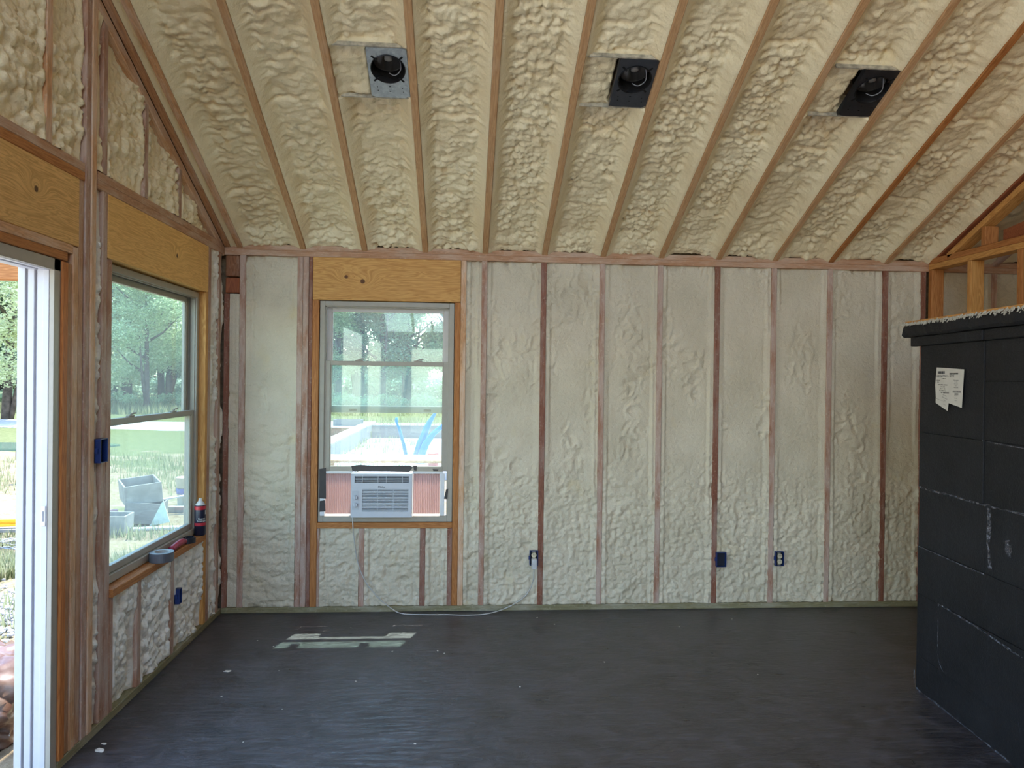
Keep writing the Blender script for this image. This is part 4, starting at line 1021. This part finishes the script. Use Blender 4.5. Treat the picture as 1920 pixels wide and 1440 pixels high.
# --- tape roll
tr_ = empty('duct_tape_roll', 'grey roll of duct tape standing flat on the left window sill', 'tape roll', loc=(.018, -.985, .6045))
bm = bmesh.new(); rg = add_lathe(bm, [(.040, 0), (.060, 0), (.0605, .003), (.0605, .046), (.060, .048), (.040, .048)], 40)
bm.faces.ensure_lookup_table()
for k in range(40): bm.faces.new((rg[-1][k], rg[-1][(k + 1) % 40], rg[0][(k + 1) % 40], rg[0][k]))
bmesh.ops.recalc_face_normals(bm, faces=bm.faces); bm_obj('tape_windings', bm, plain('duct_tape_grey', (.13, .135, .15), .38, var=.05), tr_)
bm = bmesh.new(); rg = add_lathe(bm, [(.036, .001), (.0398, .001), (.0398, .049), (.036, .049)], 40)
for k in range(40): bm.faces.new((rg[-1][k], rg[-1][(k + 1) % 40], rg[0][(k + 1) % 40], rg[0][k]))
bmesh.ops.recalc_face_normals(bm, faces=bm.faces); bm_obj('cardboard_core', bm, plain('core_card', (.5, .47, .42), .8), tr_)
# --- red handled strap
st = empty('strap_tool', 'crimson handled tool with a coiled dark strap on the left window sill', 'tool', loc=(-.005, -.66, .6045))
bm = bmesh.new(); add_tube(bm, smooth_path([(.0, -.145, .016), (.002, -.10, .022), (.004, -.05, .028), (.002, 0, .026), (.0, .03, .020)], 4), .018, 12, rs=None); bm_obj('handle', bm, plain('crimson', (.42, .02, .045), .4, var=.1), st, True)
bm = bmesh.new(); add_tube(bm, [(.0, .028, .021), (.0, .05, .020)], .013, 12); bm_obj('ferrule', bm, plain('light_grip', (.5, .48, .45), .4), st, True)
pts = [(.004 + (.014 + .0026 * t) * math.cos(t) * .8, .10 + (.014 + .0026 * t) * math.sin(t) * 1.15, 0) for t in np.linspace(0, 4.0 * math.pi, 90)]
bm = bmesh.new(); P = [(Vector(p), Vector(p) * 1) for p in pts]
for k in range(len(pts) - 1):
    a, b = Vector(pts[k]), Vector(pts[k + 1]); n_ = (b - a).cross(Vector((0, 0, 1))).normalized() * .0008
    q = [bm.verts.new(p) for p in (a - n_, b - n_, b - n_ + Vector((0, 0, .03)), a - n_ + Vector((0, 0, .03)), a + n_, b + n_, b + n_ + Vector((0, 0, .03)), a + n_ + Vector((0, 0, .03)))]
    for f in ((0, 1, 2, 3), (7, 6, 5, 4), (3, 2, 6, 7), (0, 4, 5, 1)): bm.faces.new([q[i] for i in f])
bm_obj('coiled_strap', bm, plain('strap_dark', (.035, .035, .045), .35, .3), st)

# --- electrical boxes
EB = plain('electrical_blue', (.012, .035, .16), .4, var=.1); IVORY = plain('ivory', (.66, .58, .40), .4)
def ebox(loc, rz_, label, recept=True, grp='blue electrical boxes', ww=.058, hh=.10):
    t = empty('electrical_box', label, 'electrical box', loc=loc, rz=rz_); w_, h, dpt, tk = ww / 2, hh / 2, .014, .003
    bm = bmesh.new()
    for lo, hi in [((-w_, -.014, -h), (-w_ + tk, dpt, h)), ((w_ - tk, -.014, -h), (w_, dpt, h)), ((-w_ + tk, -.014, -h), (w_ - tk, dpt, -h + tk)), ((-w_ + tk, -.014, h - tk), (w_ - tk, dpt, h)), ((-w_, dpt - tk, -h), (w_, dpt, h))]: add_box(bm, lo, hi)
    add_box(bm, (-w_ - .006, -.004, -.012), (-w_, .012, .012), .001)
    bm_obj('box_shell', bm, EB, t)
    bm = bmesh.new(); add_box(bm, (-w_ + tk + .0005, dpt - tk - .0015, -h + tk + .0005), (w_ - tk - .0005, dpt - tk - .0002, h - tk - .0005)); bm_obj('shade_plate', bm, plain('box_shade', (.006, .008, .02), .6), t)  # near-black plate colours in the shade of a deeper box
    if recept:
        bm = bmesh.new(); add_box(bm, (-.011, -.004, -.048), (.011, .01, .048), .002); yk = bm_obj('yoke', bm, plain('yoke_metal', (.35, .33, .28), .4, .7), t)
        for z in (.0195, -.0195):
            bm = bmesh.new(); add_tube(bm, [(0, -.004, z), (0, -.013, z)], .0165, 20); bm_obj('socket_face', bm, IVORY, t)
            for x in (-.006, .006):
                bm = bmesh.new(); add_box(bm, (x - .001, -.0136, z - .001), (x + .001, -.0130, z + .008)); bm_obj('slot', bm, BLK, yk)
    return t
ebox((2.086, -.015, .366), 0, 'blue electrical box with the air conditioner plug in its lower socket')
ebox((3.396, -.015, .348), 0, 'empty blue electrical box between the two wired ones', False, ww=.068)
ebox((3.814, -.015, .352), 0, 'blue electrical box with a bare duplex receptacle, rightmost on the back wall')
ebox((.014, -1.612, 1.248), math.pi / 2, 'empty blue electrical box in the narrow foam strip beside the left window', False, ww=.062, hh=.105)
ebox((.010, -.74, .345), math.pi / 2, 'blue electrical box sunk in the foam under the left window', False, ww=.034, hh=.085)

# --- recessed light housings
GALV = NB('galvanised'); v = GALV.coords(); vo = GALV.new('ShaderNodeTexVoronoi'); vo.inputs['Scale'].default_value = 60; GALV.link(v, vo.inputs['Vector'])
spc = GALV.new('ShaderNodeSeparateColor'); GALV.link(vo.outputs['Color'], spc.inputs[0])
GALV.set(Base_Color=GALV.ramp(spc.outputs[0], [(0, (.50, .53, .56)), (1, (.66, .69, .70))]), Metallic=.6, Roughness=.38)
GALV = GALV.m; DKM = plain('housing_dark', (.045, .042, .042), .22, .6, var=.1, scale=8); DKP = plain('plate_shaded', (.10, .105, .12), .35, .6, var=.1)  # dark plate colour paints shade and dim reflection on galvanised steel
def can_light(x0, label, pm):
    X0, X1, D0, D1 = x0, x0 + .192, 1.172, 1.440
    r = empty('recessed_light', label, 'recessed light', group='recessed light housings')
    ex = Vector((1, 0, 0)); ey = Vector((0, -ca, sa)); ez = Vector((0, sa, ca))
    org = Vector(((X0 + X1) / 2, -(D0 + D1) / 2, rz((D0 + D1) / 2))) + ez * .022
    Mw = Matrix.Identity(4)
    for i in range(3): Mw[i][0] = ex[i]; Mw[i][1] = ey[i]; Mw[i][2] = ez[i]; Mw[i][3] = org[i]
    r.matrix_world = Mw
    W2, L2 = (X1 - X0) / 2, (D1 - D0) / 2 / ca; cy_, rr_ = .028, .082
    # plate with round hole
    bm = bmesh.new(); n = 48; inn, out = [], []
    for k in range(n):
        a = 2 * math.pi * k / n; dx, dy = math.cos(a), math.sin(a)
        t = min(W2 / abs(dx) if abs(dx) > 1e-6 else 9, ((L2 - cy_) if dy > 0 else (L2 + cy_)) / abs(dy) if abs(dy) > 1e-6 else 9)
        inn.append((rr_ * dx, cy_ + rr_ * dy)); out.append((t * dx, cy_ + t * dy))
    lay = []
    for z in (0, .0015):
        lay.append(([bm.verts.new((*p, z)) for p in inn], [bm.verts.new((*p, z)) for p in out]))
    for k in range(n):
        j = (k + 1) % n
        bm.faces.new((lay[0][0][j], lay[0][0][k], lay[0][1][k], lay[0][1][j])); bm.faces.new((lay[1][0][k], lay[1][0][j], lay[1][1][j], lay[1][1][k]))
        bm.faces.new((lay[0][1][j], lay[0][1][k], lay[1][1][k], lay[1][1][j])); bm.faces.new((lay[0][0][k], lay[0][0][j], lay[1][0][j], lay[1][0][k]))
    for sx_, ln in ((-1, .03), (1, .03)):   # folded side lips
        add_box(bm, (sx_ * W2 - .0008, -L2, 0), (sx_ * W2 + .0008, L2, .03))
    pl = bm_obj('mounting_plate', bm, pm, r)
    for a in (45, 135, 225, 315):
        c_, s_ = math.cos(math.radians(a)), math.sin(math.radians(a)); mm = Matrix.Translation((c_ * .088, cy_ + s_ * .088, -.0012)) @ Matrix.Rotation(math.radians(a), 4, 'Z')
        bm = bmesh.new(); add_box(bm, (-.017, -.0045, -.0008), (.017, .0045, .0008)); tb = bm_obj('mounting_tab', bm, DKM, pl); tb.matrix_local = mm
    for (x, y) in ((0, -.078), (0, -.108), (-.062, -.082), (.062, -.086), (-.060, -.104), (.066, -.110)):
        w_ = .005 if x == 0 else .0025
        bm = bmesh.new(); add_box(bm, (x - w_, y - .002, -.0014), (x + w_, y + .002, -.0002)); bm_obj('punched_slot', bm, DKM, pl)
    bm = bmesh.new(); rg = add_lathe(bm, [(rr_ - .001, -.003), (rr_ - .002, .0), (.076, .03), (.076, .125)], 40, (0, cy_, 0)); bm.faces.new(rg[-1]); add_lathe(bm, [(rr_ + .003, -.003), (rr_ + .003, .0), (rr_ - .001, -.003)], 40, (0, cy_, 0)); hs = bm_obj('housing', bm, DKM, r, True)
    for p in hs.data.polygons:
        if len(p.vertices) > 4: p.use_smooth = False
    # inner can with tilted rim, socket and wire
    bm = bmesh.new(); bmx = Matrix.Translation((-.002, cy_ + .016, .060)) @ Matrix.Rotation(math.radians(-16), 4, 'X')
    rg = add_lathe(bm, [(.064, -.030), (.067, -.032), (.066, .040), (.030, .058), (.029, .052), (.062, .036), (.064, -.030)], 32); bmesh.ops.transform(bm, matrix=bmx, verts=bm.verts); bm_obj('inner_reflector', bm, plain('reflector_grey', (.20, .19, .18), .2, .8, var=.1), r, True)
    bm = bmesh.new(); add_tube(bm, [(.0, cy_ + .03, .085), (.0, cy_ + .018, .045), (0, cy_ + .017, .043)], .018, 20, rs=[.018, .019, .013]); sk = bm_obj('lamp_socket', bm, plain('socket_grey', (.35, .32, .28), .4), r, True)
    bm = bmesh.new(); add_tube(bm, smooth_path([(.055, cy_ + .03, .05), (.060, cy_ - .01, .012), (.03, cy_ - .045, .010), (.0, cy_ - .05, .03)], 6), .0022, 6); bm_obj('supply_wire', bm, plain('wire_grey', (.35, .34, .36), .4), r, True)
    # hanger bars to the rafter on the left
    for y in (-L2 - .006, L2 + .004):
        bm = bmesh.new(); add_box(bm, (-W2 - .158, y - .004, .002), (W2, y + .004, .026), .0008); bm_obj('hanger_bar', bm, plain('bar_foamed', (.50, .44, .33), .7, var=.25, scale=30), r)
    return r
bpy.context.view_layer.update()
can_light(1.108, 'recessed light housing with a bright galvanised plate, leftmost in the ceiling', GALV)
can_light(1.108 + 3 * OC + .003, 'recessed light housing with a galvanised plate coloured dark for shade, middle of the three in the ceiling', DKP)
can_light(1.108 + 6 * OC + .020, 'recessed light housing with a galvanised plate coloured dark for shade, rightmost of the three in the ceiling', plain('plate_more_shaded', (.045, .045, .05), .4, .5, var=.1))  # darker still: shade put into the plate colour

# --- black coated block enclosure at the right
FA, FB = Vector((3.9617, -1.298, 0)), Vector((3.8886, -2.055, 0)); fd = (FB - FA).normalized(); fn = Vector((-fd.y, fd.x, 0)); fn = fn if fn.x < 0 else -fn
def black_mat():
    m = NB('black_mastic'); v = m.coords(); oi = m.new('ShaderNodeObjectInfo'); a = m.noise(v, 3, 6, .7); b = m.noise(v, 30, 5, .7); c = m.noise(v, 140, 3, .6)
    mp = m.new('ShaderNodeMapping'); mp.inputs['Scale'].default_value = (6, 6, 1.2); m.link(v, mp.inputs['Vector']); s = m.noise(mp.outputs[0], 2.5, 6, .75, 1.0)
    col = m.ramp(a, [(.35, (.008, .008, .010)), (.7, (.017, .017, .021))])
    col = m.mix(m.ramp(s, [(.62, (0, 0, 0)), (.78, (.45, .45, .45))]), col, (.07, .07, .095))
    col = m.mix(m.ramp(c, [(.62, (0, 0, 0)), (.72, (.4, .4, .4))]), col, (.07, .07, .08))
    m.set(Base_Color=col, Roughness=.68); m.b.inputs['Specular IOR Level'].default_value = .35; m.bump(m.math('ADD', b, m.math('MULTIPLY', c, .6)), .55, .008); return m.m
BM = black_mat()
bw = empty('block_enclosure', 'tall black-coated block enclosure with an overhanging top at the right', 'enclosure', loc=FA)
ang = math.atan2(fd.y, fd.x); bw.rotation_euler = (0, 0, ang)      # local x runs along the visible face towards the camera, local y outwards behind
# after rotation local +y points to ( -sin, cos ); visible face normal is fn
sgn = 1 if Vector((-math.sin(ang), math.cos(ang), 0)).dot(fn) > 0 else -1
LEN, DEP = 2.3, .80
def yb(f0, f1): a, b = sorted((sgn * f0, sgn * f1)); return a, b
bm = bmesh.new(); y0, y1 = yb(-.012, -DEP); add_box(bm, (.006, y0, .0), (LEN, y1, 1.83)); bm_obj('core', bm, BM, bw)
courses = [(0, .18), (.18, .50), (.50, .745), (.745, 1.052), (1.052, 1.335), (1.335, 1.60), (1.60, 1.782)]
rb_ = random.Random(11)
for ci, (za, zb) in enumerate(courses):
    x = 0.0; cuts = {0: [.9, 1.6], 1: [.205, .95, 1.7], 2: [.75, 1.45], 3: [.535, 1.25, 1.9], 4: [.520, 1.2, 1.9], 5: [.515, .98, 1.7], 6: [.515, 1.3, 2.0]}[ci] + [LEN]
    if ci == 5: pass
    for cx in cuts:
        if ci == 6 and x < .01: x = cx; continue
        zb_ = 1.782 if ci == 5 and x < .01 else zb
        p = rb_.uniform(-.003, .004) + (.006 if ci == 1 and x > .1 and x < .3 else 0) - (.004 if ci in (5, 6) and x > .5 else 0)
        y0, y1 = yb(-.02, p); bm = bmesh.new(); add_box(bm, (x + .0003, y0, za + .0003), (cx - .0003, y1, zb_ - .0003), .0022)
        bmesh.ops.subdivide_edges(bm, edges=[e for e in bm.edges if e.calc_length() > .12], cuts=5, use_grid_fill=True)
        for v_ in bm.verts: v_.co.y += .0016 * (vnoise(np.array([v_.co.x * 14]), np.array([v_.co.z * 14]), ci)[0] - .5)
        bm_obj('block', bm, BM, bw); x = cx
y0, y1 = yb(-.02, .016); bm = bmesh.new(); add_box(bm, (-.075, y0, 1.783), (.52, y1, 1.832), .004); bm_obj('trim_board', bm, BM, bw)
y0, y1 = yb(-.02, .010); bm = bmesh.new(); add_box(bm, (.522, y0, 1.783), (LEN, y1, 1.832), .004); bm_obj('trim_board', bm, BM, bw)
# top sheet with a ragged spray-foam edge
y0, y1 = yb(-DEP - .02, .035)
bm = bmesh.new(); add_box(bm, (-.128, y0, 1.834), (LEN + .03, y1, 1.898), .012); bmesh.ops.subdivide_edges(bm, edges=[e for e in bm.edges if e.calc_length() > .5], cuts=60, use_grid_fill=True)
for v_ in bm.verts:
    n_ = vnoise(np.array([v_.co.x * 16.0]), np.array([v_.co.z * 20.0]), 4)[0] - .5
    v_.co.y += .012 * n_; v_.co.z += .006 * n_
bm_obj('top_cap', bm, BM, bw, False)
bm = bmesh.new(); add_box(bm, (-.125, y0 + .01, 1.902), (LEN + .03, y1 - .004, 1.916), .001); bm_obj('top_sheet', bm, W_CLEAN, bw)
# dry foam crust along the upper edge
rs = np.random.RandomState(3); bm = bmesh.new(); yy_ = sgn * .037
for k in range(420):
    x = -.12 + 1.3 * rs.random() ** 1.5; s_ = rs.uniform(.0015, .0055)
    bmesh.ops.create_icosphere(bm, subdivisions=1, radius=1, matrix=Matrix.Translation((x, yy_ + rs.uniform(-.002, .002), 1.903 - rs.random() ** 1.6 * .022 * (.5 + .6 * x))) @ Matrix.Rotation(rs.uniform(-1.1, -.2), 4, 'Y') @ Matrix.Diagonal((s_ * rs.uniform(1.5, 3.2), s_ * .5, s_, 1)))
ob = bm_obj('foam_crust', bm, plain('crust', (.52, .50, .44), .8), bw); ob['kind'] = 'stuff'
# pale smears and cracks: thin efflorescence strips on the joints
EFF = NB('efflorescence'); v = EFF.coords(); nn_ = EFF.noise(v, 60, 5, .8); EFF.set(Base_Color=(.52, .52, .62), Roughness=.9)
tr2 = EFF.new('ShaderNodeBsdfTransparent'); mx = EFF.new('ShaderNodeMixShader'); EFF.link(EFF.ramp(nn_, [(.46, (0, 0, 0)), (.72, (.6, .6, .6))]), mx.inputs[0]); EFF.link(tr2.outputs[0], mx.inputs[1]); EFF.link(EFF.b.outputs[0], mx.inputs[2]); EFF.link(mx.outputs[0], EFF.out.inputs[0])
def smear(pts, wd):
    bm = bmesh.new(); P = smooth_path([(x, 0, z) for x, z in pts], 5); pr = None
    for i, p in enumerate(P):
        t = (P[min(i + 1, len(P) - 1)] - P[max(i - 1, 0)]).normalized(); n_ = Vector((-t.z, 0, t.x)) * wd * (.4 + .8 * vnoise(np.array([i * .7]), np.array([wd * 900]), 3)[0])
        a, b = bm.verts.new((p.x - n_.x, sgn * .0085, p.z - n_.z)), bm.verts.new((p.x + n_.x, sgn * .0085, p.z + n_.z))
        if pr: bm.faces.new((pr[0], pr[1], b, a))
        pr = (a, b)
    bm_obj('pale_smear', bm, EFF.m, bw)
smear([(.0, 1.054), (.1, 1.05), (.3, 1.052), (.52, 1.05), (.8, 1.056)], .006); smear([(.02, .745), (.2, .745), (.4, .742), (.55, .744)], .004)
smear([(.57, 1.06), (.58, .98), (.575, .92), (.575, .86), (.59, .78)], .014); smear([(.70, .93), (.71, .86)], .02)
smear([(.205, .50), (.205, .35), (.21, .24), (.25, .19)], .004); smear([(.205, .505), (.35, .50), (.55, .49), (.8, .47)], .005)
smear([(.0, .10), (.02, .012), (.2, .010), (.45, .010), (.75, .010)], .007); smear([(.52, 1.335), (.62, 1.33), (.8, 1.325)], .003)
# sticker on the enclosure
def fpt(px, pz, off): return Vector((px, sgn * off, pz))
sk = empty('paper_label', 'white printed paper label stuck on the black enclosure', 'label', loc=FA, rz=ang); skx = sk
PAP = plain('label_paper', (.66, .63, .58), .7, var=.03); INK = plain('label_ink', (.06, .055, .06), .7); INKG = plain('label_ink_grey', (.30, .28, .27), .7)
def sheet(nm, pts, off, mat, parent):
    bm = bmesh.new(); a = [bm.verts.new(fpt(x, z, off)) for x, z in pts]; b = [bm.verts.new(fpt(x, z, off + .0006)) for x, z in pts]; n = len(pts)
    bm.faces.new(a); bm.faces.new(b)
    for k in range(n): bm.faces.new((a[k], a[(k + 1) % n], b[(k + 1) % n], b[k]))
    bmesh.ops.recalc_face_normals(bm, faces=bm.faces); return bm_obj(nm, bm, mat, parent)
q = [(.164, 1.668), (.386, 1.655), (.372, 1.475), (.262, 1.495), (.160, 1.515), (.152, 1.58)]
s1 = sheet('sheet', q, .010, PAP, sk)
s2 = sheet('lower_flap', [(.160, 1.514), (.268, 1.494), (.262, 1.455), (.160, 1.492)], .0108, PAP, sk)
def lab_text(t, x, z, size, mat=INK, parent=s1, a=-.04):
    me = text_mesh(t, size, .0001); o = mobj('printed_text', me, mat, parent)
    # text x axis runs along local x; face outwards
    X_a = Vector((1, 0, 0)) ; Zt = Vector((0, sgn, 0)); Yt = Zt.cross(X_a)
    if Yt.z < 0: X_a = -X_a; Yt = Zt.cross(X_a)
    Mt = Matrix.Identity(4)
    for i in range(3): Mt[i][0] = X_a[i]; Mt[i][1] = Yt[i]; Mt[i][2] = Zt[i]; Mt[i][3] = fpt(x, z, .0113)[i]
    o.matrix_local = Mt @ Matrix.Rotation(a, 4, 'Z')
lab_text('10032677X11 - SDYE', .238, 1.624, .0165, a=.0)
lab_text('1-Z-00002-7X', .225, 1.612, .006); lab_text('Job Code', .18, 1.604, .007); lab_text('Status', .178, 1.595, .007)
for k, t in enumerate(('Model: PANEL ASSEMBLY', 'Color: 2800', 'Qty    1    LBS', 'Size  24 000   PG 2', 'Mfg. 12000')): lab_text(t, .218, 1.582 - k * .0095, .0075)
for k, t in enumerate(('Order number', 'To: 100', 'Date 2-11', 'Rev 3', '1032 67 70')): lab_text(t, .325, 1.604 - k * .0085, .0075, INKG if k < 4 else INK)
for k, t in enumerate(('Notes 1', 'Side two', 'Line 9')): lab_text(t, .325, 1.53 - k * .011, .0065, INKG)
for k, t in enumerate(('0021 3400', 'Door panel set', 'Rail 2')): lab_text(t, .235, 1.53 - k * .012, .0075, INKG, a=-.25)
lab_text('Batch 31', .235, 1.485, .007, INK, s2, a=-.25)
def bars(x0, z0, w_, h, n, mat=INK):
    bm = bmesh.new(); rs = random.Random(n)
    x = x0
    while x < x0 + w_:
        d = rs.choice((.0012, .002, .0032)); add_box(bm, (x, min(sgn * .0108, sgn * .0113), z0), (x + d, max(sgn * .0108, sgn * .0113), z0 + h)); x += d + rs.choice((.001, .0018))
    bm_obj('barcode', bm, mat, s1)
bars(.176, 1.636, .056, .013, 5); bars(.272, 1.632, .066, .007, 7); bars(.30, 1.545, .062, .010, 9, INKG); bars(.315, 1.533, .028, .010, 4, INKG); bars(.17, 1.489, .032, .012, 8); bars(.225, 1.540, .045, .008, 6, INKG)

# --- foam scraps on the floor
SCR = plain('foam_scrap', (.78, .74, .64), .8)
def scrap(x, y, r, label, seed, flatz=.35, grp=None):
    bm = bmesh.new(); bmesh.ops.create_icosphere(bm, subdivisions=2, radius=r); rs = random.Random(seed)
    for v_ in bm.verts: v_.co *= rs.uniform(.65, 1.35)
    for v_ in bm.verts: v_.co.x *= 1.7; v_.co.z = max(0, v_.co.z * flatz + r * .25)
    o = tag(bm_obj('foam_scrap', bm, SCR), label, 'foam scrap', grp); o.location = (x, y, .0); o.rotation_euler = (0, 0, rs.uniform(-.6, .6)); return o
scrap(.085, -1.745, .013, 'largest white foam scrap on the floor near the lower left corner', 1)
scrap(.075, -1.69, .007, 'small foam scrap just behind the largest one', 2)
scrap(.35, -.95, .010, 'thin curled foam scrap on the floor below the left window', 3)
G2 = 'tiny foam crumbs on the dark floor'
pos = [(1.20, -.70), (1.45, -.72), (1.50, -.74), (1.46, -.70), (.62, -.95), (.42, -1.25), (.50, -.6), (.75, -1.4), (2.2, -.28), (2.4, -.9), (3.0, -.35), (3.4, -.22), (1.9, -1.2), (1.05, -1.1), (2.1, -.15), (3.2, -1.1), (.38, -.5), (.9, -.3), (.66, -1.7), (1.4, -1.75)]
s0 = scrap(pos[0][0], pos[0][1], .0035, 'tiny white foam crumb on the dark concrete floor', 9, grp=G2)
for i, (x, y) in enumerate(pos[1:]):
    o = s0.copy(); C.objects.link(o); o.location = (x, y, 0); o.rotation_euler = (0, 0, i); s = rr.uniform(.5, 1.3); o.scale = (s, s, s)
